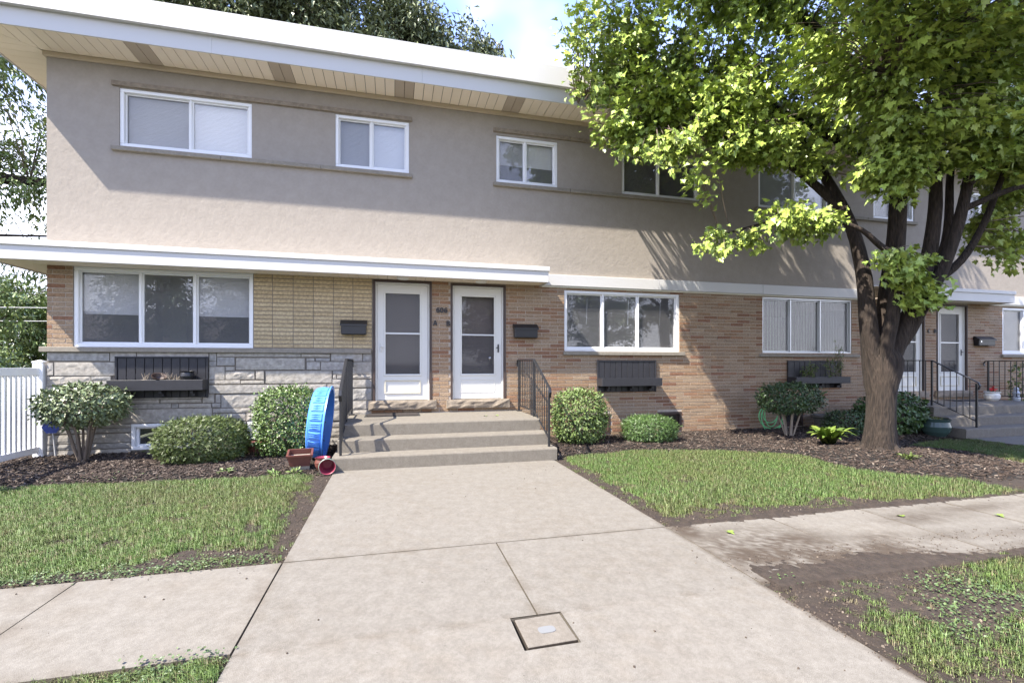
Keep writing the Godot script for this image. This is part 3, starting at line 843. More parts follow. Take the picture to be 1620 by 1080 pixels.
func grass_at(x: float, z: float) -> float:               # 0 bare .. 1 dense
	if is_concrete(x, z, 0.015): return 0.0
	var e := -mulch_at(x, z) if z < 4.8 else 1.0
	if e < 0.0: return 0.0
	var n := nz.get_noise_2d(x * 14.0, z * 14.0)
	var d := clampf(e / 0.12, 0, 1)
	if z < 4.8:
		var near_walk := minf(absf(x + 0.75), absf(x - 2.25))
		d *= clampf((near_walk - 0.17 - 0.14 * n) / 0.14, 0, 1)
		if x > -2.4 and x < 5.6:
			var bare := 0.34 if x < 0 else 0.26
			if x < 0: bare *= clampf((x + 2.5) / 1.1, 0, 1)
			else: bare *= clampf((5.9 - x) / 1.5, 0.35, 1)
			d *= clampf((4.81 - z - bare - 0.16 * n) / 0.15, 0.0, 1)
		if nz.get_noise_2d(x * 22.0 + 40.0, z * 30.0) > 0.34: d *= 0.2
		return maxf(d, 0.10 * clampf(0.3 + 2.0 * n, 0, 1))
	# beyond the sidewalk: clumps in bare soil
	var k := nz.get_noise_2d(x * 6.0 + 7.0, z * 6.0)
	if x > 0:
		var c := maxf(0.0, 1.0 - Vector2((x - 4.6) / 1.5, (z - 6.15) / 0.42).length())
		c = maxf(c, 1.0 - Vector2((x - 3.35) / 0.95, (z - 6.75) / 0.30).length())
		c = maxf(c, 1.0 - Vector2((x - 2.62) / 0.35, (z - 6.5) / 0.5).length() * 1.1)
		return clampf(maxf(c * 1.25 + k * 1.0 - 0.22, 0.02 + 0.2 * n), 0, 0.85)
	return clampf(0.75 + k, 0, 1)

func stain(x: float, z: float) -> float:                  # washed-out soil dried onto the sidewalk
	var s := 0.0
	for b in [[2.75, 5.42, 0.75, 0.46, 1.1], [3.3, 5.70, 0.8, 0.26, 1.2], [3.75, 5.48, 0.42, 0.16, 0.62], [4.6, 5.15, 0.6, 0.17, 0.62], [4.25, 5.55, 0.5, 0.14, 0.4], [5.5, 5.05, 0.8, 0.14, 0.55], [2.35, 4.95, 0.16, 0.3, 0.9], [5.0, 5.62, 0.6, 0.12, 0.35], [6.4, 5.3, 0.9, 0.2, 0.4]]:
		s = maxf(s, b[4] * clampf(1.25 - Vector2((x - b[0]) / b[2], (z - b[1]) / b[3]).length(), 0, 1))
	if x > 2.2:
		s = maxf(s, 0.8 * clampf(1.0 - (5.9 - z) / 0.16, 0, 1))
	s *= clampf(1.0 + 1.2 * nz.get_noise_2d(x * 16.0, z * 30.0) + 1.1 * nf.get_noise_2d(x * 60.0, z * 90.0), 0, 1.25)
	return clampf(s, 0, 1)

func walk_stain(x: float, z: float) -> float:             # faint weathering blotches
	return clampf(0.03 + 0.32 * nz.get_noise_2d(x * 9.0 + 31.0, z * 14.0) + 0.40 * nf.get_noise_2d(x * 30.0, z * 30.0), 0, 0.4)

func slab(parent: Node3D, r: Rect2, hole := Rect2(), step := 0.05):
	var mb := MB.new()
	mb.use_color = true
	var xs := []; var zs := []
	var nx := maxi(1, int(r.size.x / step)); var nzz := maxi(1, int(r.size.y / step))
	for i in nx + 1: xs.append(r.position.x + r.size.x * i / nx)
	for i in nzz + 1: zs.append(r.position.y + r.size.y * i / nzz)
	if hole.size.x > 0:
		xs.append_array([hole.position.x, hole.end.x]); zs.append_array([hole.position.y, hole.end.y])
		xs.sort(); zs.sort()
	var dirt := Color(0.34, 0.27, 0.21)
	var wash := Color(0.80, 0.73, 0.64)
	var own := rng.randf_range(0.93, 1.03)
	var P := []
	for z in zs:
		var row := []
		for x in xs:
			var on_edge: bool = x == xs[0] or x == xs[-1] or z == zs[0] or z == zs[-1]
			var c := Color.WHITE.lerp(wash, walk_stain(x, z))
			c *= own
			var edge := minf(minf(x - r.position.x, r.end.x - x), minf(z - r.position.y, r.end.y - z))
			c = c.lerp(Color(0.60, 0.53, 0.45), 0.55 * clampf(1.0 - edge / 0.06, 0, 1) * clampf(0.4 + 1.6 * nf.get_noise_2d(x * 20.0, z * 20.0), 0, 1))
			if x > 2.2: c = c.lerp(dirt, stain(x, z))
			row.append([Vector3(x, (-0.004 if on_edge else 0.0) + 0.0015 * nz.get_noise_2d(x * 8, z * 8), z), c])
		P.append(row)
	for j in zs.size() - 1:
		for i in xs.size() - 1:
			if hole.size.x > 0 and hole.has_point(Vector2((xs[i] + xs[i + 1]) / 2, (zs[j] + zs[j + 1]) / 2)): continue
			for k in [[0, 0, 1, 0, 1, 1], [0, 0, 1, 1, 0, 1]]:
				var A = P[j + k[1]][i + k[0]]; var B = P[j + k[3]][i + k[2]]; var C = P[j + k[5]][i + k[4]]
				var flip: bool = (C[0] - A[0]).cross(B[0] - A[0]).y < 0
				for q in ([A, C, B] if flip else [A, B, C]):
					mb.col = q[1]; mb.vert(q[0], Vector3.UP)
	mb.col = Color(0.7, 0.65, 0.58)
	for rr: Rect2 in ([r, hole] if hole.size.x > 0 else [r]):
		var a := rr.position; var b := rr.end
		var s := 1.0 if rr == r else -1.0
		mb.quad(Vector3(a.x, -0.1, a.y), Vector3(b.x, -0.1, a.y), Vector3(b.x, -0.003, a.y), Vector3(a.x, -0.003, a.y), Vector3.FORWARD * s)
		mb.quad(Vector3(a.x, -0.1, b.y), Vector3(b.x, -0.1, b.y), Vector3(b.x, -0.003, b.y), Vector3(a.x, -0.003, b.y), Vector3.BACK * s)
		mb.quad(Vector3(a.x, -0.1, a.y), Vector3(a.x, -0.1, b.y), Vector3(a.x, -0.003, b.y), Vector3(a.x, -0.003, a.y), Vector3.LEFT * s)
		mb.quad(Vector3(b.x, -0.1, a.y), Vector3(b.x, -0.1, b.y), Vector3(b.x, -0.003, b.y), Vector3(b.x, -0.003, a.y), Vector3.RIGHT * s)
	put("slab", mb, M.concrete, parent)

func soil_y(x: float, z: float) -> float:
	var m := mulch_at(x, z) if z < 4.8 and z > -1 else -1.0
	var y := -0.016 + 0.010 * nz.get_noise_2d(x * 12, z * 12) + 0.006 * nf.get_noise_2d(x * 25, z * 25)
	y += 0.04 * clampf(m / 0.25, 0, 1)
	var t := Vector2(x - 7.25, z - 2.75).length()
	y += 0.09 * clampf(1.0 - t / 1.0, 0, 1)
	if is_concrete(x, z, -0.03): y -= 0.12
	return y

func spill(x0: float, x1: float, z0: float, z1: float, side: int):
	var s := MB.new()
	s.use_color = true
	var st := 0.022
	var nx := int((x1 - x0) / st); var nn := int((z1 - z0) / st)
	var P := []
	for j in nn + 1:
		var row := []
		for i in nx + 1:
			var x := x0 + (x1 - x0) * i / nx; var z := z0 + (z1 - z0) * j / nn
			var over: float = [z - 4.812, 5.90 - z, x + 0.75, 2.25 - x][side]
			var reach := 0.045 + 0.10 * nz.get_noise_2d(x * 13, z * 13) + 0.10 * nf.get_noise_2d(x * 34, z * 34)
			if side == 1 and x > 2.2 and x < 3.9: reach += 0.16 * clampf((3.9 - x) / 0.6, 0, 1)
			if side >= 2: reach = reach * 0.25 - 0.02
			if side == 0: reach = reach * 0.5 - (0.02 if x < 0 else 0.0)
			var y := clampf((reach - over) * 0.16, -0.02, 0.010) + 0.004 * nf.get_noise_2d(x * 60, z * 60)
			var ends := minf(minf(x - x0, x1 - x), minf(z - z0, z1 - z))
			if ends < 0.03: y = -0.03
			row.append([Vector3(x, y, z), Color(0.085, 0.058, 0.038).lerp(Color(0.135, 0.100, 0.072), 0.5 + 0.5 * nf.get_noise_2d(x * 20, z * 20))])
		P.append(row)
	for j in nn:
		for i in nx:
			for k in [[0, 0, 1, 0, 1, 1], [0, 0, 1, 1, 0, 1]]:
				for q in [P[j + k[1]][i + k[0]], P[j + k[3]][i + k[2]], P[j + k[5]][i + k[4]]]:
					s.col = q[1]
					s.vert(q[0], Vector3.UP)
	struct("spilled_soil", s, M.soil)

func build_ground():
	var far := MB.new()
	far.quad(Vector3(-400, -0.09, -400), Vector3(400, -0.09, -400), Vector3(400, -0.09, 400), Vector3(-400, -0.09, 400), Vector3.UP)
	struct("ground", far, M.far_ground)
	var road := MB.new()
	road.box(Vector3(-300, -0.3, 13), Vector3(300, -0.07, 21))
	struct("road", road, M.asphalt)
	var road2 := MB.new()
	road2.box(Vector3(-120, -0.3, -36), Vector3(-8, -0.07, -20))
	struct("road", road2, M.asphalt)
	# soil, shaped
	var s := MB.new()
	s.use_color = true
	var st := 0.08
	var x0 := -7.0; var z0 := -0.6
	var nx := 200; var nzz := 118
	var P := []
	for j in nzz + 1:
		var row := []
		for i in nx + 1:
			var x := x0 + st * i * (1.0 if i < 160 else 1.0); var z := z0 + st * j
			var m := mulch_at(x, z) if z < 4.8 else -1.0
			var c := Color(0.085, 0.058, 0.038).lerp(Color(0.125, 0.092, 0.066), 0.5 + 0.5 * nz.get_noise_2d(x * 10, z * 10))
			if m > 0: c = Color(0.034, 0.024, 0.018)
			row.append([Vector3(x, soil_y(x, z), z), c])
		P.append(row)
	for j in nzz:
		for i in nx:
			for k in [[0, 0, 1, 0, 1, 1], [0, 0, 1, 1, 0, 1]]:
				for q in [P[j + k[1]][i + k[0]], P[j + k[3]][i + k[2]], P[j + k[5]][i + k[4]]]:
					s.col = q[1]
					s.vert(q[0], Vector3(0, 1, 0))
	struct("soil", s, M.soil)
	# soil washed over the edges of the concrete
	for e in [[2.28, 7.2, 4.70, 4.96, 0], [2.28, 6.2, 5.52, 6.02, 1]]:
		spill(e[0], e[1], e[2], e[3], e[4])
	# concrete
	var w := Node3D.new()
	w.name = "walkway"; w.set_meta("kind", "structure"); add_child(w)
	slab(w, rect(-0.75, 1.40, 2.25, 4.808))
	slab(w, rect(-0.75, 4.817, 0.766, 5.902))
	slab(w, rect(0.775, 4.817, 2.25, 5.902))
	slab(w, rect(-0.75, 5.905, 2.25, 9.2), rect(0.612, 5.9051, 0.903, 6.205))
	slab(w, rect(10.4, 1.40, 13.7, 4.808))
	var sw := Node3D.new()
	sw.name = "sidewalk"; sw.set_meta("kind", "structure"); add_child(sw)
	for k in 9:
		slab(sw, rect(-0.757 - 1.2 * (k + 1) + 0.004, 4.812, -0.757 - 1.2 * k - 0.003, 5.885), Rect2(), 0.1)
	for k in 12:
		slab(sw, rect(2.257 + 1.03 * k, 4.812, 2.257 + 1.03 * (k + 1) - 0.007, 5.90), Rect2(), 0.03 if k < 5 else 0.12)
	# utility cover let into the walk
	var pit := MB.new()
	pit.box(Vector3(0.60, -0.14, 5.90), Vector3(0.915, -0.10, 6.22))
	struct("utility_pit", pit, M.asphalt)
	var h := thing("utility_cover", "square concrete utility cover with pale worn oval set in the front walk", "cover", Vector3(0.762, -0.004, 6.052))
	var hb := MB.new()
	hb.use_color = true
	hb.col = Color(0.22, 0.18, 0.15)                        # grime in the gap round the lid
	hb.box(Vector3(-0.126, -0.08, -0.136), Vector3(0.134, -0.006, 0.122))
	hb.col = Color(0.93, 0.90, 0.87)
	hb.box(Vector3(-0.125, -0.0059, -0.135), Vector3(0.133, 0, 0.121), 0.004)
	var lid := put("lid", hb, M.concrete, h)
	lid.rotation = Vector3(0.004, 0.015, 0.008)
	var ov := MB.new()
	var pr := []
	for k in 20:
		var a := TAU * k / 20
		pr.append(Vector2(0.012 + 0.046 * signf(cos(a)) * pow(absf(cos(a)), 0.6), 0.03 * signf(sin(a)) * pow(absf(sin(a)), 0.6)))
	ov.prism(pr, 0.0, 0.003)
	put("worn_plate", ov, M.worn_steel, h).rotation = Vector3(0.004, 0.01, 0.008)

# ---------------------------------------------------------------- plants
func leaf_mesh(material: Material, wide := 0.5) -> ArrayMesh:      # a folded blade: length 1 along +y
	var b := MB.new()
	var L := [Vector3(0, 0, 0), Vector3(-wide / 2, 0.42, 0.10), Vector3(0, 0.5, 0), Vector3(wide / 2, 0.42, 0.10), Vector3(0, 1, -0.10)]
	b.tri(L[0], L[2], L[1]); b.tri(L[0], L[3], L[2]); b.tri(L[1], L[2], L[4]); b.tri(L[2], L[3], L[4])
	return b.mesh(material)

func cup(p: Vector2) -> Vector3:
	return Vector3(p.x, p.y, 0.22 * absf(p.x) - 0.16 * p.y * p.y)

func maple_mesh() -> ArrayMesh:
	var b := MB.new()
	var half := [Vector2(0.02, 0.0), Vector2(0.27, -0.07), Vector2(0.27, 0.13), Vector2(0.60, 0.26), Vector2(0.47, 0.36), Vector2(0.52, 0.58), Vector2(0.22, 0.49), Vector2(0.24, 0.72), Vector2(0.12, 0.76), Vector2(0.0, 1.0)]
	var out := []
	for p in half: out.append(p)
	for i in range(half.size() - 2, -1, -1): out.append(Vector2(-half[i].x, half[i].y))
	var c: Vector3 = cup(Vector2(0, 0.3))
	for i in out.size() - 1:
		b.tri(c, cup(out[i]), cup(out[i + 1]), Vector3(-0.25 * signf(out[i].x + out[i + 1].x), 0.1, 1).normalized())
	b.tube([Vector3(0, 0.02, 0), Vector3(0.03, -0.35, 0.05)], [0.012], 3, false)
	return b.mesh(M.leaf)

func leaf_xf(p: Vector3, tip: Vector3, up: Vector3, size: float) -> Transform3D:
	var y := tip.normalized()
	var x := y.cross(up).normalized()
	var z := x.cross(y)
	return Transform3D(Basis(x * size, y * size, z * size), p)

func rdir() -> Vector3:
	return Vector3(rng.randfn(), rng.randfn(), rng.randfn()).normalized()

func tints(base: Color, n: int, spread: float, yellow: float) -> Array:
	var out := []
	for i in n:
		var k := 1.0 + rng.randf_range(-spread, spread)
		var y := rng.randf() * yellow
		out.append(Color(base.r * (k + y), base.g * (k + y * 0.55), base.b * k))
	return out

# limbs: [points, radii]; blobs: [centre, radii]
func grow(t: Node3D, limbs: Array, blobs: Array, tips: int, per: int, mesh: Mesh, size: float, cols: Array, spread: float, droop: float, own := 0, bark: Material = null, sides := 8, gnarl: FastNoiseLite = null, lo := -99.0):
	if bark == null: bark = M.bark
	var anchors := []
	for i in limbs.size():
		var l = limbs[i]
		var b := MB.new()
		b.tube(l[0], l[1], sides if i > 0 else sides * 3, true, gnarl)
		put("trunk" if i == 0 else "limb", b, bark, t)
		for k in range(1, l[0].size()):
			for q in 3:
				anchors.append(l[0][k - 1].lerp(l[0][k], (q + 1) / 3.0))
	var vol := 0.0
	for b in blobs: vol += b[2] if b.size() > 2 else b[1].x * b[1].y * b[1].z
	var tw := MB.new()
	var xfs := []
	for n in tips:
		var pick := rng.randf() * vol
		var blob = blobs[0]
		for b in blobs:
			blob = b
			pick -= b[2] if b.size() > 2 else b[1].x * b[1].y * b[1].z
			if pick < 0: break
		var d := rdir()
		var e: Vector3 = blob[0] + d * blob[1] * lerpf(0.3, 1.0, sqrt(rng.randf()))
		if e.y < lo: continue
		var best := 1e9
		var a: Vector3 = anchors[0]
		for q: Vector3 in anchors:
			var s := q.distance_squared_to(e) + 1.6 * maxf(0.0, q.y - e.y - 0.3) + 1.2 * maxf(0.0, e.y - q.y - 0.7)
			if s < best:
				best = s; a = q
		var len := a.distance_to(e)
		var m := a.lerp(e, 0.5) + Vector3(0, 0.16 * len, 0) + rdir() * 0.06 * len
		var m2 := a.lerp(e, 0.8) + Vector3(0, 0.10 * len, 0)
		tw.tube([a, m, m2, e], [0.006 + 0.0045 * len, 0.005 + 0.0025 * len, 0.0045, 0.003], 4, false)
		var outd := (e - a).normalized()
		for k in per:
			var f := pow(rng.randf(), 0.7)
			var back := minf(len * 0.75, spread * 3.0)
			var p := e - outd * back * (1.0 - f) + rdir() * spread * rng.randf_range(0.2, 1.0) * Vector3(1, 0.6, 1)
			p.y -= droop * rng.randf() * spread
			if p.y < lo: continue
			var tip := outd * 0.8 + rdir() * 0.8 + Vector3.DOWN * (0.35 + droop * 0.4)
			var lx := leaf_xf(p, tip, Vector3.UP + rdir() * 0.75 + outd * 0.2, size * rng.randf_range(0.6, 1.25))
			lx.basis = lx.basis * Basis.from_scale(Vector3(rng.randf_range(0.72, 1.08), 1, rng.randf_range(0.4, 2.2)))
			xfs.append(lx)
	if tw.v.size(): put("twigs", tw, M.twig, t).set_meta("kind", "stuff")
	if own > 0:                                            # the nearest leaves in view are parts of their own
		var eye := Vector3(0, 1.38, 8.4) - t.position
		var fwd := Vector3(0.2425, 0, -0.9701)
		var right := Vector3(0.9701, 0, 0.2425)
		var near := []
		for i in xfs.size():
			var v: Vector3 = xfs[i].origin - eye
			var dep := v.dot(fwd)
			if absf(v.dot(right) / dep) < 1.07 and v.y / dep < 0.76 and dep > 0.5:
				near.append([v.length() / xfs[i].basis.x.length(), i])
		near.sort()
		var mats := []
		for k in 5:
			var m: StandardMaterial3D = M.leaf.duplicate()
			m.vertex_color_use_as_albedo = false
			m.albedo_color = cols[k * 3 % cols.size()].linear_to_srgb()
			mats.append(m)
		var gone := {}
		for k in mini(own, near.size()):
			var i: int = near[k][1]
			var o := inst("leaf", mesh, t)
			o.material_override = mats[k % 5]
			o.transform = xfs[i]
			gone[i] = true
		var left := []
		for i in xfs.size():
			if not gone.has(i): left.append(xfs[i])
		xfs = left
	multi("crown", mesh, xfs, cols, t)

func shrub(called: String, label: String, at: Vector3, mid_y: float, rad: Vector3, boxy: float, n: int, size: float, mesh: Mesh, cols: Array, stems := 0, stem_mat: Material = null, gap := 0.0, group := "", wild := 1.0) -> Node3D:
	var t := thing(called, label, "shrub", at, 0.0, group)
	var f := FastNoiseLite.new()
	f.seed = int(at.x * 100); f.frequency = 2.2
	var xfs := []
	for i in n:
		var d := rdir()
		var q := pow(pow(absf(d.x), boxy) + pow(absf(d.y), boxy) + pow(absf(d.z), boxy), -1.0 / boxy)
		var e := d * q
		var bump := 1.0 + wild * (0.18 * f.get_noise_3dv(e * 2.0) + 0.13 * f.get_noise_3dv(e * 6.0))
		var r := lerpf(0.55, 1.0, pow(rng.randf(), 0.35)) * bump
		if rng.randf() < 0.06: r *= rng.randf_range(1.04, 1.16)
		var p := e * rad * r + Vector3(0, mid_y, 0)
		if gap > 0.0 and f.get_noise_3dv(e * 5.0 + Vector3(7, 0, 0)) > 0.6 - gap and d.y < 0.4: continue
		if p.y < 0.02: p.y = 0.02 + rng.randf() * 0.06
		var nn := (d + Vector3.UP * 0.5 + rdir() * 0.55).normalized()
		var tip := (rdir() * 0.8 + d * 0.5 + Vector3.DOWN * 0.15)
		xfs.append(leaf_xf(p, tip, nn, size * rng.randf_range(0.6, 1.25)))
	if stem_mat == null: stem_mat = M.twig
	for i in maxi(stems, 5):
		var b := MB.new()
		var a := TAU * i / maxi(stems, 5) + rng.randf()
		var k := Vector3(cos(a), 0, sin(a))
		var base := k * 0.035
		var top := Vector3(k.x * rad.x, 0, k.z * rad.z) * rng.randf_range(0.45, 0.8) + Vector3(0, mid_y + rad.y * 0.2, 0)
		var m := base.lerp(top, 0.45) + Vector3(0, 0.05, 0) + rdir() * 0.03
		b.tube([base + Vector3(0, -0.05, 0), m, top], [0.020, 0.014, 0.006], 6)
		for q in 2:
			var e := top + rdir() * 0.14 + Vector3(0, 0.08, 0)
			b.tube([m.lerp(top, 0.4 * q + 0.1), e], [0.009, 0.004], 4)
		put("stem", b, stem_mat, t)
	multi("foliage", mesh, xfs, cols, t)
	return t

func build_grass():
	var blade := MB.new()
	for i in 20:
		var a := rng.randf() * TAU
		var lean := rng.randf_range(0.1, 1.0)
		var h := rng.randf_range(0.35, 1.0)
		var b := Vector3(rng.randf_range(-0.4, 0.4), 0, rng.randf_range(-0.4, 0.4))
		var d := Vector3(cos(a), 0, sin(a))
		var s := Vector3(-d.z, 0, d.x) * 0.017
		var m := b + d * lean * 0.3 * h + Vector3(0, h * 0.6, 0)
		var e := b + d * lean * h + Vector3(0, h * (1.0 - lean * 0.35), 0)
		var nn := (Vector3.UP * 0.6 + d * 0.6).normalized()
		blade.quad(b - s, b + s, m + s * 0.8, m - s * 0.8, nn)
		blade.tri(m - s * 0.8, m + s * 0.8, e, nn)
	var gm := blade.mesh(M.grass_leaf)
	var green := tints(Color(0.100, 0.175, 0.046), 20, 0.4, 0.4)
	for i in 4: green.append(Color(0.22, 0.19, 0.10) * rng.randf_range(0.7, 1.1))
	for reg in [[-6.6, -0.75, 1.6, 4.82, 46000, "lawn"], [2.2, 6.6, 1.3, 4.82, 42000, "lawn"], [7.6, 10.5, 1.8, 4.82, 12000, "lawn"], [2.2, 7.0, 5.88, 8.0, 24000, "verge_grass"], [-3.6, -0.7, 5.86, 7.2, 14000, "verge_grass"]]:
		var xfs := []
		var cols := []
		for i in int(reg[4]):
			var x := rng.randf_range(reg[0], reg[1]); var z := rng.randf_range(reg[2], reg[3])
			var d := grass_at(x, z)
			if rng.randf() > d: continue
			var h := (0.028 + 0.058 * rng.randf()) * (0.6 + 0.4 * d) * (1.0 + 0.35 * nz.get_noise_2d(x * 4.0, z * 4.0))
			if reg[5] == "verge_grass": h *= 0.9
			var b := Basis(Vector3.UP, rng.randf() * TAU).scaled(Vector3(0.062, h, 0.062))
			xfs.append(Transform3D(b, Vector3(x, soil_y(x, z) - 0.004, z)))
			var dry := clampf(0.5 + 0.9 * nz.get_noise_2d(x * 7.0 + 90.0, z * 7.0) - d * 0.25, 0, 1)
			var g: Color = green[rng.randi() % green.size()]
			cols.append(g.lerp(Color(0.17, 0.155, 0.065), dry * 0.5))
		var o := multi(reg[5], gm, xfs, cols, self)
		var where: String = {-6.6: "short green lawn with dry flecks between fence and front walk", 2.2: "short green lawn between front walk and maple trunk", 7.6: "short lawn in tree shade beside second stoop", -3.6: "grass creeping over the sidewalk edge on the fence side"}[reg[0]]
		if reg[2] > 5 and reg[0] > 0: where = "ragged clumps of grass in bare soil across the sidewalk"
		tag(o, where, "grass")
	# low broad-leaved weeds along the bare edges
	var lm := leaf_mesh(M.shrub_leaf, 0.75)
	var wc := tints(Color(0.075, 0.12, 0.045), 12, 0.25, 0.3)
	var wx := []
	for i in 900:
		var x := 0.0; var z := 0.0
		var k := rng.randf()
		if k < 0.30: x = rng.randf_range(-3.6, -0.85); z = 4.76 - 0.30 * rng.randf() * rng.randf()
		elif k < 0.55: x = rng.randf_range(-2.2, -0.80); z = 5.90 + 0.4 * rng.randf() * rng.randf()
		elif k < 0.90: x = 2.35 + 1.5 * rng.randf(); z = 6.0 + (x - 2.35) * 0.15 + rng.randf_range(-0.15, 0.55)
		else: x = rng.randf_range(-4.0, -1.0); z = rng.randf_range(1.5, 1.9)
		if k > 0.9 and rng.randf() < 0.7: continue
		if nz.get_noise_2d(x * 9 + 3, z * 9) < 0.02: continue
		for q in 9:
			var d := Vector3(rng.randfn(), 0, rng.randfn())
			var p := Vector3(x, 0, z) + d * 0.025
			p.x += rng.randfn() * 0.02; p.z += rng.randfn() * 0.03
			p.y = maxf(soil_y(p.x, p.z), 0.0 if is_concrete(p.x, p.z) else -1.0) + rng.randf() * 0.025
			wx.append(leaf_xf(p, d + Vector3(0, 0.25, 0), Vector3.UP + rdir() * 0.5, rng.randf_range(0.011, 0.024)))
	tag(multi("weeds", lm, wx, wc, self), "low broad leaved weeds creeping along bare soil and sidewalk edges", "weeds")
	# crumbs and clods on the bare soil
	var cr := MB.new()
	var oc := [Vector3(1, 0.1, 0), Vector3(-0.9, 0, 0.2), Vector3(0.1, 0.8, 0), Vector3(0, -0.7, 0), Vector3(0.2, 0, 1), Vector3(0, 0.1, -0.9)]
	for x in [0, 1]:
		for y in [2, 3]:
			for z in [4, 5]: cr.tri(oc[x], oc[y], oc[z], (oc[x] + oc[y] + oc[z]).normalized())
	var cx := []; var cc := []
	for i in 64000:
		var k := i % 3
		var x := rng.randf_range(2.2, 7.0) if k > 0 else rng.randf_range(-4.5, -0.72)
		var z := rng.randf_range(1.9, 4.95) if k != 1 else rng.randf_range(5.5, 8.0)
		if i < 4000:
			x = rng.randf_range(-2.5, 2.2); z = rng.randf_range(2.0, 7.5)
		var onto := is_concrete(x, z)
		if onto and rng.randf() > 0.03 + 0.9 * stain(x, z): continue
		if not onto and (rng.randf() < grass_at(x, z) + 0.1 or mulch_at(x, z) > 0.05 and z < 4.8): continue
		var r := 0.003 + 0.009 * pow(rng.randf(), 3.0)
		if onto: r *= 0.8
		cx.append(Transform3D(Basis(rdir(), rng.randf() * TAU).scaled(Vector3.ONE * r), Vector3(x, (0.002 if onto else soil_y(x, z) + 0.002), z)))
		cc.append((Color(0.075, 0.056, 0.041) if rng.randf() < 0.92 else Color(0.18, 0.145, 0.11)) * rng.randf_range(0.7, 1.3))
	tag(multi("soil_crumbs", cr.mesh(M.chips), cx, cc, self), "crumbs and clods of dark soil on bare ground by the sidewalk", "soil")
	# shredded bark
	var ch := MB.new()
	ch.box(Vector3(-0.5, -0.5, -0.5), Vector3(0.5, 0.5, 0.5))
	var cm := ch.mesh(M.chips)
	for reg in [[-6.6, -0.76, 0.0, 2.2, 15000, "shredded bark mulch in the bed along the stone wall"], [2.3, 10.2, 0.0, 4.4, 24000, "shredded bark mulch along the brick wall and around the maple"]]:
		var xfs := []; var cols := []
		for i in int(reg[4]):
			var x := rng.randf_range(reg[0], reg[1]); var z := rng.randf_range(reg[2], reg[3])
			if is_concrete(x, z, 0.01) or mulch_at(x, z) < rng.randf_range(-0.12, 0.08): continue
			var b := Basis(Vector3.UP, rng.randf() * TAU) * Basis(Vector3.RIGHT, rng.randf_range(-0.5, 0.5)) * Basis(Vector3.BACK, rng.randf_range(-0.5, 0.5))
			b = b * Basis.from_scale(Vector3(rng.randf_range(0.02, 0.075), rng.randf_range(0.003, 0.009), rng.randf_range(0.006, 0.018)))
			xfs.append(Transform3D(b, Vector3(x, soil_y(x, z) + rng.randf_range(0.0, 0.016), z)))
			var k := rng.randf()
			var c := Color(0.040, 0.027, 0.020) if k < 0.6 else (Color(0.070, 0.049, 0.036) if k < 0.9 else Color(0.15, 0.12, 0.095))
			cols.append(c * rng.randf_range(0.7, 1.25))
		tag(multi("mulch", cm, xfs, cols, self), reg[5], "mulch")

# ---------------------------------------------------------------- objects
func stoop(label: String, x0: float, x1: float):
	var t := thing("stoop", label, "steps", Vector3((x0 + x1) / 2, 0, 0))
	var h := (x1 - x0) / 2
	var n := FastNoiseLite.new()
	n.frequency = 3.0
	for s in [[0.0, 0.178, 1.95, 0.0], [0.178, 0.356, 1.65, 0.035], [0.356, 0.534, 1.36, 0.07]]:
		var b := MB.new()                                  # rounded nosing, slightly uneven
		var prof := [Vector2(0.02, s[1]), Vector2(s[2] - 0.03, s[1]), Vector2(s[2] - 0.012, s[1] - 0.006), Vector2(s[2] - 0.003, s[1] - 0.022), Vector2(s[2] - 0.012, s[0] + 0.001)]
		var xa: float = -h + s[3]; var xb: float = h - s[3]
		var cols := 60
		for i in cols:
			var p := lerpf(xa, xb, i / float(cols)); var q := lerpf(xa, xb, (i + 1) / float(cols))
			for k in prof.size() - 1:
				var a: Vector2 = prof[k]; var c: Vector2 = prof[k + 1]
				var w0 := 0.004 * n.get_noise_2d(p + t.position.x, s[1]) if k > 0 else 0.0
				var w1 := 0.004 * n.get_noise_2d(q + t.position.x, s[1]) if k > 0 else 0.0
				var e := c - a
				var nn := Vector3(0, -e.x, e.y).normalized()
				if nn.y < 0 and k == 0: nn = -nn
				nn = Vector3(0, absf(nn.y), absf(nn.z))
				b.quad(Vector3(p, a.y, a.x + w0), Vector3(q, a.y, a.x + w1), Vector3(q, c.y, c.x + w1), Vector3(p, c.y, c.x + w0), nn)
		for x in [xa, xb]:
			b.quad(Vector3(x, s[0], 0.02), Vector3(x, s[1], 0.02), Vector3(x, s[1] - 0.003, s[2] - 0.02), Vector3(x, s[0], s[2] - 0.012), Vector3(signf(x), 0, 0))
			b.quad(Vector3(x, s[1] - 0.003, s[2] - 0.02), Vector3(x, s[1] - 0.022, s[2] - 0.003), Vector3(x, s[0], s[2] - 0.012), Vector3(x, s[0], s[2] - 0.013), Vector3(signf(x), 0, 0))
		put("step", b, M.step_concrete, t)

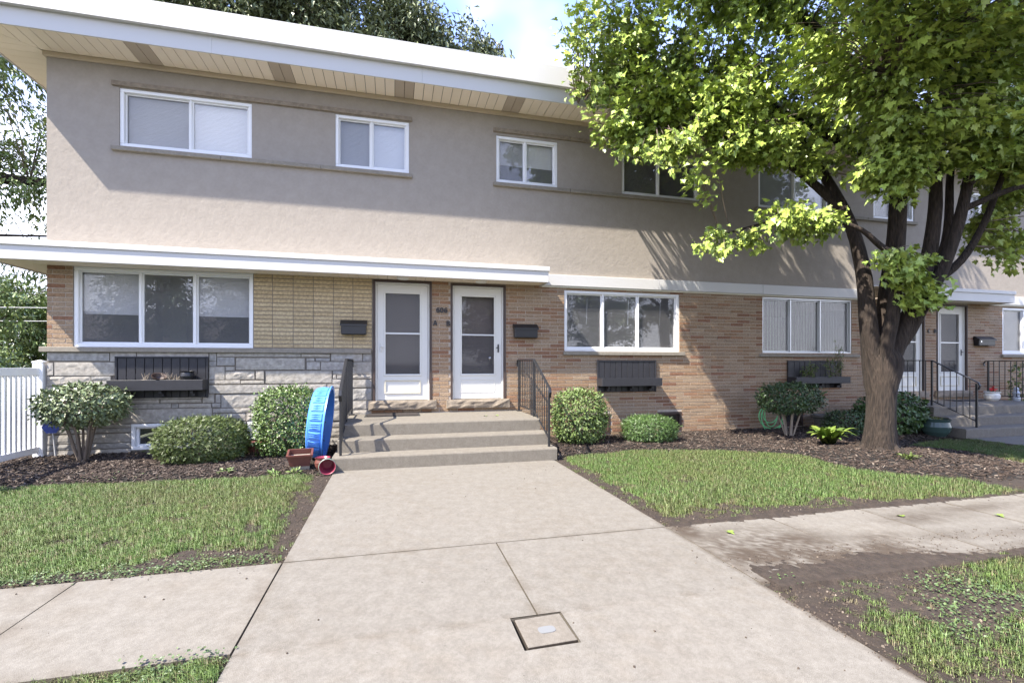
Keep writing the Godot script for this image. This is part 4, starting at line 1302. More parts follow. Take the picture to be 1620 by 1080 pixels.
func railing(label: String, x: float, z_wall := 0.12, z_mid := 1.06, z_foot := 1.83, slope := true):
	var t := thing("railing", label, "railing", Vector3(x, 0, 0), 0.0, "black iron stoop railings")
	var L := 0.534
	var top := 1.45
	var pw := 0.016
	boxpart("post", Vector3(-pw, L, z_wall - pw), Vector3(pw, top, z_wall + pw), M.black_metal, t, 0.003)
	boxpart("post", Vector3(-pw, L, z_mid - pw), Vector3(pw, top, z_mid + pw), M.black_metal, t, 0.003)
	boxpart("shoe", Vector3(-0.045, L, z_wall - 0.045), Vector3(0.045, L + 0.02, z_wall + 0.045), M.black_metal, t, 0.004)
	var tr := MB.new()
	var path := [Vector3(0, top - 0.11, z_wall - 0.075), Vector3(0, top - 0.05, z_wall - 0.09), Vector3(0, top, z_wall - 0.06), Vector3(0, top + 0.008, z_wall), Vector3(0, top + 0.008, z_mid)]
	var foot := 1.03
	if slope:
		path += [Vector3(0, top - 0.02, z_mid + 0.05), Vector3(0, foot, z_foot + 0.03), Vector3(0, foot - 0.06, z_foot + 0.055), Vector3(0, foot - 0.13, z_foot + 0.03)]
	for i in path.size() - 1:                             # flat bar handrail
		var d: Vector3 = path[i + 1] - path[i]
		tr.xf = Transform3D(Basis.looking_at(d, Vector3.UP if absf(d.normalized().y) < 0.95 else Vector3.BACK), (path[i] + path[i + 1]) / 2)
		tr.box(Vector3(-0.021, -0.009, -d.length() / 2 - 0.006), Vector3(0.021, 0.009, d.length() / 2 + 0.006), 0.004)
	tr.xf = Transform3D.IDENTITY
	put("handrail", tr, M.black_metal, t)
	boxpart("bottom_rail", Vector3(-0.012, L + 0.09, z_wall), Vector3(0.012, L + 0.11, z_mid), M.black_metal, t, 0.003)
	var n := int((z_mid - z_wall) / 0.105)
	var bal := MB.new()
	bal.box(Vector3(-0.0065, L + 0.10, -0.0065), Vector3(0.0065, top, 0.0065), 0.0015)
	var bm := bal.mesh(M.black_metal)
	for i in range(1, n):
		inst("baluster", bm, t).position = Vector3(0, 0, lerpf(z_wall, z_mid, i / float(n)))
	if slope:
		boxpart("post", Vector3(-pw, 0.178, z_foot - pw), Vector3(pw, foot - 0.02, z_foot + pw), M.black_metal, t, 0.003)
		var br := MB.new()
		var a := Vector3(0, L + 0.10, z_mid); var b := Vector3(0, 0.178 + 0.12, z_foot)
		br.xf = Transform3D(Basis.looking_at(b - a), (a + b) / 2)
		br.box(Vector3(-0.012, -0.010, -a.distance_to(b) / 2), Vector3(0.012, 0.010, a.distance_to(b) / 2), 0.003)
		br.xf = Transform3D.IDENTITY
		put("bottom_rail", br, M.black_metal, t)
		for i in range(1, 7):
			var z := lerpf(z_mid, z_foot, i / 7.0)
			var y0 := lerpf(L + 0.10, 0.298, i / 7.0)
			var y1 := lerpf(top, foot, i / 7.0)
			boxpart("baluster", Vector3(-0.0065, y0, z - 0.0065), Vector3(0.0065, y1, z + 0.0065), M.black_metal, t, 0.0015)

func mailbox(label: String, x0: float, x1: float, y0: float, y1: float):
	var t := thing("mailbox", label, "mailbox", Vector3((x0 + x1) / 2, y0, 0.003), 0.0, "black mailboxes by the doors")
	var h := (x1 - x0) / 2; var H := y1 - y0
	var b := MB.new()
	var d := 0.13
	b.box(Vector3(-h + 0.012, 0, 0), Vector3(h - 0.012, H - 0.075, d - 0.012), 0.012)
	put("body", b, M.black_box, t)
	var l := MB.new()                                     # sloping lid with a lip
	var A := [Vector2(0, H), Vector2(0.03, H), Vector2(d + 0.006, H - 0.075), Vector2(d + 0.006, H - 0.105), Vector2(d - 0.006, H - 0.105), Vector2(0, H - 0.074)]
	for i in A.size():
		var p: Vector2 = A[i]; var q: Vector2 = A[(i + 1) % A.size()]
		var nn := Vector3(0, q.x - p.x, -(q.y - p.y)).normalized()
		l.quad(Vector3(-h, p.y, p.x), Vector3(h, p.y, p.x), Vector3(h, q.y, q.x), Vector3(-h, q.y, q.x), nn)
	for s in [-h, h]:
		for i in range(1, A.size() - 1):
			l.tri(Vector3(s, A[0].y, A[0].x), Vector3(s, A[i].y, A[i].x), Vector3(s, A[i + 1].y, A[i + 1].x), Vector3(signf(s), 0, 0))
	put("lid", l, M.black_box, t)
	var k := MB.new()
	k.box(Vector3(-0.05, H * 0.28, d - 0.012), Vector3(0.05, H * 0.30, d - 0.008))
	put("seam", k, M.black_paint, t)
	if x0 > 10:
		boxpart("lock", Vector3(-h + 0.06, H * 0.35, d - 0.012), Vector3(-h + 0.095, H * 0.35 + 0.035, d - 0.004), M.chrome, t, 0.003)

func planter_box(label: String, x0: float, x1: float, y0: float, y1: float, ty0: float, ty1: float) -> Node3D:
	var t := thing("window_planter", label, "planter", Vector3((x0 + x1) / 2, y0, 0.014), 0.0, "black wooden wall planters")
	var h := (x1 - x0) / 2; var H := y1 - y0
	var n := 10
	for i in n:
		var a := lerpf(-h + 0.03, h - 0.03, i / float(n)); var b := lerpf(-h + 0.03, h - 0.03, (i + 1) / float(n))
		boxpart("board", Vector3(a + 0.004, 0.01, 0.004), Vector3(b - 0.004, H - 0.028, 0.02 + rng.randf_range(-0.002, 0.002)), M.black_wood, t, 0.004)
	boxpart("frame_strip", Vector3(-h, H - 0.026, 0), Vector3(h, H, 0.03), M.black_wood, t, 0.003)
	boxpart("frame_strip", Vector3(-h, 0, 0), Vector3(-h + 0.028, H - 0.027, 0.028), M.black_wood, t, 0.003)
	boxpart("frame_strip", Vector3(h - 0.028, 0, 0), Vector3(h, H - 0.027, 0.028), M.black_wood, t, 0.003)
	boxpart("backing", Vector3(-h + 0.01, 0.005, -0.012), Vector3(h - 0.01, H - 0.01, 0.003), M.black_wood, t)
	var a := ty0 - y0; var b := ty1 - y0
	var z1 := 0.24
	boxpart("trough_front", Vector3(-h - 0.0, a, z1 - 0.02), Vector3(h + 0.0, b, z1), M.black_wood, t, 0.004)
	boxpart("trough_end", Vector3(-h, a, 0.03), Vector3(-h + 0.02, b, z1 - 0.021), M.black_wood, t, 0.003)
	boxpart("trough_end", Vector3(h - 0.02, a, 0.03), Vector3(h, b, z1 - 0.021), M.black_wood, t, 0.003)
	boxpart("trough_bottom", Vector3(-h + 0.02, a, 0.03), Vector3(h - 0.02, a + 0.02, z1 - 0.021), M.black_wood, t)
	var s := MB.new()
	s.use_color = true; s.col = Color(0.06, 0.045, 0.035)
	s.box(Vector3(-h + 0.021, a + 0.021, 0.031), Vector3(h - 0.021, b - 0.035, z1 - 0.022))
	put("potting_soil", s, M.soil, t)
	for k in [-0.72, 0.05, 0.72]:
		boxpart("bracket", Vector3(k * h - 0.02, a - 0.05, 0.03), Vector3(k * h + 0.02, a, z1 - 0.06), M.black_wood, t, 0.006)
		boxpart("bracket", Vector3(k * h - 0.02, a - 0.10, 0.03), Vector3(k * h + 0.02, a - 0.05, z1 - 0.13), M.black_wood, t, 0.006)
	return t

func lathe_pot(called: String, label: String, category: String, at: Vector3, prof: Array, m: Material, group := "", inner: Material = null, soil_at := -1.0) -> Node3D:
	var t := thing(called, label, category, at, 0.0, group)
	var outer := MB.new()
	outer.lathe(prof, 36)
	put("wall", outer, m, t)
	var inn := MB.new()
	var p2 := []
	for p: Vector2 in prof: p2.append(Vector2(maxf(p.x - 0.014, 0.0), p.y))
	p2[-1] = prof[-1]
	p2[0].y += 0.012; p2[1].y += 0.012
	p2.reverse()
	inn.lathe(p2, 36)
	put("lining", inn, inner if inner else m, t)
	if soil_at > 0:
		var s := MB.new()
		s.use_color = true; s.col = Color(0.06, 0.045, 0.035)
		s.lathe([Vector2(prof[-1].x - 0.03, soil_at), Vector2(0.0, soil_at + 0.01)], 24)
		put("potting_soil", s, M.soil, t)
	return t

func text(parent: Node3D, s: String, at: Vector3, height: float, m: Material):
	var f := SystemFont.new()
	f.font_names = PackedStringArray(["Droid Sans"])
	f.font_weight = 800
	var tm := TextMesh.new()
	tm.text = s; tm.font = f; tm.font_size = 64
	tm.pixel_size = height / 46.0
	tm.depth = 0.02
	tm.material = m
	var o := inst("lettering", tm, parent)
	o.position = at

func corner(an: float, r: float, y: float) -> Vector3:
	return Vector3(cos(an) * r * 1.414, y, sin(an) * r * 1.414)

func build_objects():
	stoop("concrete stoop of three steps at doors A and B", -0.775, 2.285)
	stoop("shaded concrete stoop of three steps at doors C and D", 10.3, 14.15)
	railing("black iron railing with a blue wading pool leaning on it", -0.68)
	railing("black iron railing beside the clipped bush and window box, in full sun", 2.20)
	railing("black iron railing beside the green glazed pot behind the maple trunk", 10.75)
	railing("black iron railing along the stoop side with potted red flower", 13.93, 0.12, 1.30, 1.83, false)
	mailbox("black mailbox on the yellow stacked brick", -0.865, -0.438, 1.875, 2.123)
	mailbox("black mailbox on tan brick to the side of door B", 2.112, 2.571, 1.861, 2.115)
	mailbox("black mailbox with a silver lock on brick near door D", 13.62, 14.19, 1.829, 2.055)
	# house number and letters
	for k in [["606", 0.655, 0.985, 2.33], ["A", 0.685, 0.70, 2.10], ["B", 0.91, 0.92, 2.10], ["C", 12.17, 12.2, 2.16], ["D", 12.37, 12.4, 2.16]]:
		var lab: String = {"606": "black metal number 606 on brick pier between doors", "A": "black metal letter A on brick pier below number", "B": "black metal letter B on brick pier below number", "C": "black metal letter C on brick pier in tree shade", "D": "black metal letter D on brick pier in tree shade"}[k[0]]
		var t := thing("house_number" if k[0] == "606" else "door_letter", lab, "number" if k[0] == "606" else "letter", Vector3(0.82 if k[0] == "606" else k[1] + 0.02, k[3], 0.012), 0.0, "" if k[0] == "606" else "door letters")
		text(t, k[0], Vector3.ZERO, 0.09, M.black_paint)
	# planters under the windows
	var pa := planter_box("black wooden wall planter on stone holding dry twigs and black pot", -4.085, -2.835, 0.857, 1.50, 0.985, 1.145)
	planter_box("empty black wooden wall planter on sunlit brick under window", 3.774, 5.031, 0.84, 1.46, 0.965, 1.115)
	planter_box("black wooden wall planter overgrown with wispy green plants", 8.173, 9.60, 0.86, 1.46, 0.97, 1.11)
	var y := 1.11
	lathe_pot("pot", "shiny black round pot in the planter on stone wall", "pot", Vector3(-3.08, y, 0.15), [Vector2(0, 0), Vector2(0.05, 0), Vector2(0.085, 0.04), Vector2(0.098, 0.09), Vector2(0.088, 0.13), Vector2(0.082, 0.145), Vector2(0.098, 0.165), Vector2(0.09, 0.165)], M.black_box)
	lathe_pot("bowl", "small brown bowl tipped among dry twigs in wall planter", "bowl", Vector3(-3.47, y + 0.02, 0.14), [Vector2(0, 0), Vector2(0.03, 0), Vector2(0.08, 0.04), Vector2(0.10, 0.08), Vector2(0.10, 0.085)], M.brown_metal).rotation = Vector3(0.4, 0, -0.3)
	var tw := thing("dry_twigs", "tangle of dry tan twigs in planter on stone wall", "twigs", Vector3(-3.47, y, 0.13))
	for c in [[-0.16, 12], [0.13, 18], [0.22, 8]]:
		for i in int(c[1]):
			var b := MB.new()
			var p := Vector3(c[0] + rng.randf_range(-0.03, 0.03), 0, rng.randf_range(-0.04, 0.04))
			var e := p + Vector3(rng.randf_range(-0.10, 0.10), rng.randf_range(0.03, 0.15), rng.randf_range(-0.06, 0.06))
			b.tube([p, p.lerp(e, 0.5) + rdir() * 0.015, e], [0.004, 0.003, 0.002], 4)
			put("twig", b, M.pale_twig, tw)
	# wading pool on edge against the railing, its axis along x
	var pool := thing("wading_pool", "blue plastic wading pool standing on edge against the black railing", "pool", Vector3(-0.98, 0.0, 1.12))
	var ax := Transform3D(Basis(Vector3.BACK, -PI / 2 - 0.10), Vector3(-0.06, 0.545, 0))
	var R := 0.50
	var w := MB.new()
	w.lathe([Vector2(0, -0.11), Vector2(R - 0.09, -0.11), Vector2(R - 0.045, -0.10), Vector2(R - 0.02, -0.085), Vector2(R, 0.10), Vector2(R + 0.035, 0.11), Vector2(R + 0.04, 0.125), Vector2(R - 0.015, 0.125), Vector2(R - 0.035, -0.07), Vector2(R - 0.09, -0.095), Vector2(0, -0.095)], 72, ax)
	put("shell", w, M.pool_blue, pool)
	var pm := MB.new()                                    # one moulded wall panel with three flutes
	for f in 3:
		for s in 2:
			pm.tube([Vector3(-0.028 + 0.028 * f + 0.006 * s, -0.065, 0.0), Vector3(-0.036 + 0.028 * f, 0.0, 0.008), Vector3(-0.028 + 0.028 * f, 0.07, 0.0)], [0.007, 0.010, 0.007], 6)
	pm.box(Vector3(-0.052, -0.075, -0.012), Vector3(0.052, 0.085, 0.006), 0.006)
	var pmesh := pm.mesh(M.pool_blue)
	for k in 24:
		var a := TAU * k / 24
		var o := inst("wall_panel", pmesh, pool)
		var rd := R - 0.008
		o.transform = ax * Transform3D(Basis(Vector3.UP, PI / 2 - a) * Basis(Vector3.RIGHT, 0.105), Vector3(cos(a) * rd, 0.005, sin(a) * rd))
	# pots at the foot of the steps
	var sq := thing("square_planter", "dark red square planter tilted beside the clipped bush", "planter", Vector3(-1.19, 0.012, 1.72), 0.12)
	sq.rotation.x = 0.12
	var s4 := MB.new()
	var lo := 0.10; var hi := 0.145; var H := 0.20
	for k in 4:
		var a := PI / 4 + k * PI / 2
		var c := PI / 4 + (k + 1) * PI / 2
		var n := Vector3(cos(a + PI / 4), 0, sin(a + PI / 4))
		s4.quad(corner(a, lo, 0.0), corner(c, lo, 0.0), corner(c, hi, H), corner(a, hi, H), n)
		s4.quad(corner(a, hi + 0.012, H), corner(c, hi + 0.012, H), corner(c, hi + 0.012, H + 0.025), corner(a, hi + 0.012, H + 0.025), n)
		s4.quad(corner(a, hi + 0.012, H + 0.025), corner(c, hi + 0.012, H + 0.025), corner(c, hi - 0.012, H + 0.025), corner(a, hi - 0.012, H + 0.025), Vector3.UP)
		s4.quad(corner(a, lo - 0.01, 0.02), corner(c, lo - 0.01, 0.02), corner(c, hi - 0.012, H + 0.025), corner(a, hi - 0.012, H + 0.025), -n)
		s4.quad(corner(a, hi + 0.012, H), corner(c, hi + 0.012, H), corner(c, hi, H), corner(a, hi, H), Vector3.DOWN)
	put("wall", s4, M.terracotta, sq)
	boxpart("old_soil", Vector3(-0.115, 0.0, -0.115), Vector3(0.115, 0.16, 0.115), M.limestone_sill, sq)
	lathe_pot("pot", "glazed red-brown pot upright under the blue pool", "pot", Vector3(-0.90, 0.0, 1.84), [Vector2(0, 0), Vector2(0.06, 0), Vector2(0.09, 0.06), Vector2(0.098, 0.11), Vector2(0.085, 0.15), Vector2(0.10, 0.17), Vector2(0.092, 0.172)], M.terracotta, "", M.red_glaze)
	var lp := lathe_pot("pot", "sage green pot lying on its side with its red inside showing", "pot", Vector3(-0.83, 0.105, 1.93), [Vector2(0, 0), Vector2(0.07, 0), Vector2(0.085, 0.06), Vector2(0.095, 0.12), Vector2(0.105, 0.17), Vector2(0.098, 0.176)], M.sage_glaze, "", M.red_glaze)
	lp.rotation = Vector3(PI / 2 + 0.05, 0.12, 0)
	var bp := thing("trough_planter", "dark brown planter trough beneath small basement window on stone wall", "planter", Vector3(-2.10, 0.0, 0.36))
	var bt := MB.new()
	bt.box(Vector3(-0.17, 0, -0.09), Vector3(0.17, 0.16, 0.09), 0.012)
	bt.box(Vector3(-0.185, 0.161, -0.105), Vector3(0.185, 0.185, 0.105), 0.006)
	put("trough", bt, M.terracotta, bp)
	# doormats
	var dm := thing("doormat", "dark brown textured doormat at door A", "doormat", Vector3(0.0, 0.535, 0.30))
	boxpart("rubber_base", Vector3(-0.46, 0, -0.22), Vector3(0.42, 0.008, 0.22), M.rubber, dm, 0.002)
	boxpart("pile", Vector3(-0.43, 0.008, -0.19), Vector3(0.39, 0.016, 0.19), M.mat_brown, dm, 0.003)
	var dm2 := thing("doormat", "dark grey doormat at door D in shade", "doormat", Vector3(12.9, 0.535, 0.33))
	boxpart("rubber_base", Vector3(-0.42, 0, -0.2), Vector3(0.42, 0.008, 0.2), M.rubber, dm2, 0.002)
	boxpart("pile", Vector3(-0.40, 0.008, -0.18), Vector3(0.40, 0.014, 0.18), M.black_paint, dm2, 0.003)
	# fence
	var fe := thing("picket_fence", "white vinyl picket fence with square end post at the house corner", "fence", Vector3(-5.05, 0, 0))
	boxpart("post", Vector3(-0.065, -0.02, -0.10), Vector3(0.065, 1.40, 0.03), M.vinyl, fe, 0.006)
	var cap := MB.new()
	cap.box(Vector3(-0.072, 1.40, -0.107), Vector3(0.072, 1.42, 0.037), 0.004)
	for k in 4:
		var q := [Vector3(-0.07, 1.42, -0.105), Vector3(0.07, 1.42, -0.105), Vector3(0.07, 1.42, 0.035), Vector3(-0.07, 1.42, 0.035)]
		cap.tri(q[k], q[(k + 1) % 4], Vector3(0, 1.445, -0.035), Vector3([0, 1, 0, -1][k], 1, [-1, 0, 1, 0][k]).normalized())
	put("post_cap", cap, M.vinyl, fe)
	boxpart("rail", Vector3(-0.022, 1.22, 0.03), Vector3(0.022, 1.33, 2.4), M.vinyl, fe, 0.004)
	boxpart("rail", Vector3(-0.022, 0.09, 0.03), Vector3(0.022, 0.18, 2.4), M.vinyl, fe, 0.004)
	boxpart("post", Vector3(-0.065, -0.02, 2.4), Vector3(0.065, 1.40, 2.53), M.vinyl, fe, 0.006)
	var pk := MB.new()
	pk.box(Vector3(-0.018, 0.18, -0.018), Vector3(0.018, 1.22, 0.018), 0.004)
	var pkm := pk.mesh(M.vinyl)
	for k in 25:
		inst("picket", pkm, fe).position = Vector3(0, 0, 0.085 + 0.092 * k)
	# yard sign
	var ys := thing("yard_sign", "small blue hexagonal yard sign on a pale stake by the fence", "sign", Vector3(-4.80, 0.0, 0.10))
	var yk := MB.new()
	yk.tube([Vector3(0.02, -0.05, 0), Vector3(-0.03, 0.5, 0)], [0.011], 6)
	put("stake", yk, M.wire, ys)
	var hx := MB.new()
	var hp := []
	for k in 6: hp.append(Vector2(0.105 * cos(TAU * k / 6), 0.105 * sin(TAU * k / 6)))
	hx.xf = Transform3D(Basis(Vector3.UP, 0.35) * Basis(Vector3.RIGHT, PI / 2), Vector3(-0.03, 0.47, 0.016))
	hx.prism(hp, 0, 0.006)
	put("plate", hx, M.sign_blue, ys)
	for k in 3:
		var st := MB.new()
		st.xf = Transform3D(Basis(Vector3.UP, 0.35), Vector3(-0.03, 0.44 + 0.03 * k, 0.018))
		st.box(Vector3(-0.06 + 0.01 * k, -0.006, 0), Vector3(0.06 - 0.01 * k, 0.006, 0.004))
		put("print_line", st, M.vinyl, ys)
	# garden hose on the brick
	var ho := thing("garden_hose", "bright green garden hose coiled in loops on the brick wall", "hose", Vector3(7.68, 0.0, 0.05))
	var hpts := []
	for k in 5 * 24:
		var a := TAU * k / 24.0
		var lp2 := k / 24
		var rx: float = [0.20, 0.33, 0.26, 0.16, 0.30, 0.22, 0.16][lp2]
		var ry: float = [0.20, 0.26, 0.30, 0.24, 0.28, 0.24, 0.2][lp2]
		hpts.append(Vector3(rx * sin(a) + 0.02 * sin(lp2 * 2.0) + 0.03 * lp2 * 0.3, 0.55 - ry + ry * cos(a), 0.03 + 0.02 * (lp2 % 3) + 0.008 * sin(a * 2.0)))
	var hm := MB.new()
	hm.tube(hpts, [0.0095], 8)
	put("coil", hm, M.hose_green, ho)
	var hk := MB.new()
	hk.tube([Vector3(-0.02, 0.52, -0.05), Vector3(-0.02, 0.52, 0.10), Vector3(-0.02, 0.57, 0.12)], [0.012], 8)
	put("hanger", hk, M.aluminium, ho)
	# pots by the second stoop
	lathe_pot("pot", "large grey fluted pot against brick under the overgrown wall planter", "pot", Vector3(8.80, 0.0, 0.32), [Vector2(0, 0), Vector2(0.13, 0), Vector2(0.15, 0.03), Vector2(0.19, 0.24), Vector2(0.225, 0.27), Vector2(0.23, 0.315), Vector2(0.215, 0.32)], M.grey_pot, "", null, 0.27)
	var gp := lathe_pot("pot", "dark green glazed round pot with small plants beside shaded stoop", "pot", Vector3(10.02, 0.0, 1.62), [Vector2(0, 0), Vector2(0.14, 0), Vector2(0.21, 0.10), Vector2(0.235, 0.20), Vector2(0.21, 0.29), Vector2(0.225, 0.325), Vector2(0.235, 0.34), Vector2(0.22, 0.345)], M.green_glaze, "", null, 0.30)
	sprout(gp, Vector3(0, 0.30, 0), 0.17, 60, 0.06, tints(Color(0.11, 0.13, 0.04), 8, 0.3, 0.4))
	var wp := lathe_pot("pot", "white ceramic pot with red flower on the shaded stoop", "pot", Vector3(13.55, 0.535, 0.42), [Vector2(0, 0), Vector2(0.09, 0), Vector2(0.135, 0.05), Vector2(0.145, 0.12), Vector2(0.125, 0.17), Vector2(0.15, 0.19), Vector2(0.15, 0.205), Vector2(0.14, 0.207)], M.white_glaze, "", null, 0.17)
	sprout(wp, Vector3(0, 0.18, 0), 0.10, 40, 0.05, tints(Color(0.05, 0.09, 0.03), 6, 0.3, 0.2))
	var fl := MB.new()
	for k in 26:
		var p := Vector3(0.0, 0.27, 0.02) + rdir() * 0.045
		fl.xf = leaf_xf(p, rdir(), rdir(), 0.035)
		fl.quad(Vector3(-0.4, 0, 0), Vector3(0.4, 0, 0), Vector3(0.5, 1, 0.2), Vector3(-0.5, 1, 0.2), Vector3.BACK)
	put("flower", fl, M.flower_red, wp)
	var jg := thing("ornament", "small pale figure-like ornament standing behind the stoop railing", "ornament", Vector3(13.98, 0.535, 0.62))
	var jm := MB.new()
	jm.lathe([Vector2(0, 0), Vector2(0.07, 0), Vector2(0.075, 0.06), Vector2(0.055, 0.12), Vector2(0.07, 0.18), Vector2(0.045, 0.23), Vector2(0.05, 0.27), Vector2(0.03, 0.31), Vector2(0, 0.325)], 20)
	put("body", jm, M.silver_paint, jg)
	# fallen leaves
	var ml := maple_mesh()
	for p in [[2.66, 5.06, 0.0], [1.45, 0.85, 0.534], [1.62, 0.80, 0.534], [5.35, 5.28, 0.0], [4.45, 5.12, 0.0]]:
		var o := inst("fallen_leaf", ml, self)
		var mm: StandardMaterial3D = M.leaf.duplicate()
		mm.vertex_color_use_as_albedo = false
		mm.albedo_color = lin(0.17, 0.23, 0.05)
		o.material_override = mm
		o.transform = Transform3D(Basis(Vector3.UP, rng.randf() * TAU) * Basis(Vector3.RIGHT, -PI / 2) * Basis.from_scale(Vector3.ONE * 0.07), Vector3(p[0], p[2] + 0.010, p[1]))
		tag(o, ("fallen green leaf on the stoop landing in front of door B" if p[0] < 1.5 else "second fallen leaf on the landing, toward the sunlit railing") if p[2] > 0.1 else {2.66: "fallen green leaf where sidewalk meets the front walk", 5.35: "fallen green leaf on the sidewalk level with the maple", 4.45: "fallen green leaf midway along the stained sidewalk"}[p[0]], "leaf", "leaves on the landing" if p[2] > 0.1 else "leaves on the sidewalk")

func sprout(t: Node3D, at: Vector3, r: float, n: int, size: float, cols: Array):
	var xfs := []
	for i in n:
		var d := rdir()
		d.y = absf(d.y) * 0.7 + 0.1
		xfs.append(leaf_xf(at + Vector3(d.x, d.y * 0.5, d.z) * r * rng.randf(), d + rdir() * 0.3, Vector3.UP + rdir() * 0.5, size * rng.randf_range(0.6, 1.3)))
	multi("foliage", leaf_mesh(M.shrub_leaf, 0.45), xfs, cols, t)

func build_shrubs():
	var lm := leaf_mesh(M.gloss_leaf, 0.58)
	var lm2 := leaf_mesh(M.shrub_leaf, 0.55)
	var needle := MB.new()                                # a yew sprig: a fan of needles on a twig
	for k in 9:
		var y := 0.1 + 0.1 * k
		for s in [-1.0, 1.0]:
			needle.tri(Vector3(0, y - 0.04, 0), Vector3(0, y + 0.04, 0), Vector3(s * 0.38 * (1.1 - y * 0.6), y + 0.14, 0.10 * sin(k * 2.0)), Vector3(0, 0.1, 1).normalized())
	var yew := needle.mesh(M.shrub_leaf)
	var privet := tints(Color(0.075, 0.125, 0.032), 16, 0.3, 0.35)
	var silver := tints(Color(0.135, 0.175, 0.085), 16, 0.25, 0.15)
	var yewc := tints(Color(0.060, 0.092, 0.022), 16, 0.28, 0.4)
	var darkc := tints(Color(0.045, 0.085, 0.030), 14, 0.25, 0.2)
	shrub("open_shrub", "mushroom shaped shrub on bare branching stems beside the picket fence", Vector3(-4.28, 0.0, 0.42), 0.80, Vector3(0.54, 0.30, 0.42), 2.1, 3300, 0.066, lm, silver, 11, M.twig)
	shrub("yew_bush", "wide flat rounded yew bush against the stone wall", Vector3(-2.62, 0, 0.86), 0.31, Vector3(0.58, 0.32, 0.42), 2.6, 15000, 0.042, yew, yewc, 0, null, 0.0, "", 0.5)
	shrub("privet_bush", "clipped boxy privet bush between stone wall and blue pool", Vector3(-1.53, 0, 0.66), 0.53, Vector3(0.46, 0.50, 0.40), 3.4, 9500, 0.045, lm, privet, 6, M.twig, 0.08)
	shrub("privet_bush", "loose leafy privet bush next to the sunlit railing", Vector3(3.12, 0, 0.72), 0.48, Vector3(0.46, 0.46, 0.40), 2.8, 6500, 0.052, lm2, tints(Color(0.095, 0.15, 0.045), 16, 0.3, 0.35), 6, M.twig, 0.16)
	shrub("yew_bush", "low yew bush below the empty window planter on brick", Vector3(4.43, 0, 0.80), 0.22, Vector3(0.47, 0.24, 0.40), 2.8, 11000, 0.040, yew, tints(Color(0.055, 0.105, 0.028), 16, 0.3, 0.3), 0, null, 0.0, "", 0.6)
	shrub("standard_shrub", "mushroom shaped dark shrub on pale stems beside the green hose", Vector3(7.28, 0, 0.98), 0.74, Vector3(0.56, 0.28, 0.46), 2.6, 4200, 0.055, lm, darkc, 10, M.pale_twig)
	shrub("clipped_hedge", "low dark clipped bush behind the maple trunk beside grey pot", Vector3(8.75, 0, 1.0), 0.22, Vector3(0.52, 0.24, 0.36), 3.4, 2800, 0.05, lm, darkc)
	shrub("leafy_shrub", "broad leaved dark shrub between maple trunk and shaded stoop", Vector3(9.55, 0, 1.15), 0.42, Vector3(0.62, 0.40, 0.48), 2.3, 2200, 0.09, lm, tints(Color(0.05, 0.10, 0.028), 12, 0.3, 0.4), 7)
	shrub("climbing_plant", "thin leafy plant growing behind the far stoop railing", Vector3(14.35, 0.0, 0.55), 0.85, Vector3(0.25, 0.62, 0.25), 2.0, 320, 0.09, lm2, tints(Color(0.10, 0.15, 0.04), 10, 0.3, 0.5), 5)
	# wispy plants in the shaded wall planter
	var wp := thing("planter_plant", "wispy green plants spilling from the shaded wall planter", "plant", Vector3(8.9, 1.08, 0.16))
	var xfs := []
	for i in 26:
		var b := MB.new()
		var left := i < 12
		var p := Vector3(rng.randf_range(-0.45, -0.10) if left else rng.randf_range(0.15, 0.55), 0, rng.randf_range(-0.06, 0.06))
		var e := p + Vector3(rng.randf_range(-0.18, 0.18), rng.randf_range(0.15, 0.38) if left else rng.randf_range(0.3, 0.85), rng.randf_range(0.0, 0.12))
		b.tube([p, p.lerp(e, 0.6) + rdir() * 0.04, e], [0.005, 0.004, 0.002], 4)
		put("stem", b, M.twig, wp)
		for k in 16:
			var q := p.lerp(e, rng.randf_range(0.15, 1.0)) + rdir() * 0.045
			xfs.append(leaf_xf(q, rdir() + Vector3.DOWN * 0.6, Vector3.UP + rdir(), rng.randf_range(0.04, 0.09)))
	multi("foliage", leaf_mesh(M.shrub_leaf, 0.3), xfs, tints(Color(0.08, 0.125, 0.03), 10, 0.3, 0.6), wp)
	# hosta
	var hs := thing("hosta", "bright yellow-green hosta at the foot of the maple", "plant", Vector3(6.98, 0.03, 2.06))
	var hl := MB.new()
	var prev := []
	for k in 8:
		var f := k / 7.0
		var wd := 0.16 * sin(PI * pow(f, 0.8)) + 0.006
		var p := Vector3(0, 0.62 * sin(f * 1.9), f * 0.95)
		var now := [p + Vector3(-wd, wd * 0.35, 0), p, p + Vector3(wd, wd * 0.35, 0)]
		if k > 0:
			for s in 2:
				hl.quad(prev[s], prev[s + 1], now[s + 1], now[s], Vector3(0.3 - 0.6 * s, 0.9, 0.2).normalized())
		prev = now
	var hms := []
	for c in [[0.13, 0.19, 0.035], [0.10, 0.16, 0.03], [0.17, 0.22, 0.045]]:
		var mm: StandardMaterial3D = M.leaf.duplicate()
		mm.vertex_color_use_as_albedo = false
		mm.albedo_color = lin(c[0], c[1], c[2])
		mm.backlight = Color(0.3, 0.3, 0.3)
		hms.append(hl.mesh(mm))
	for k in 58:
		var o := inst("leaf", hms[k % 3], hs)
		var s := rng.randf_range(0.26, 0.44) * (0.75 if k > 38 else 1.0)
		o.transform = Transform3D(Basis(Vector3.UP, TAU * k * 0.381) * Basis(Vector3.RIGHT, -0.55 if k > 38 else rng.randf_range(-0.25, 0.15)) * Basis.from_scale(Vector3(s * 0.95, s, s)), Vector3(rng.randf_range(-0.06, 0.06), 0, rng.randf_range(-0.06, 0.06)))
	var wd := thing("weed_clump", "small green weed clump in mulch at the maple's foot", "plant", Vector3(6.95, 0.07, 3.35))
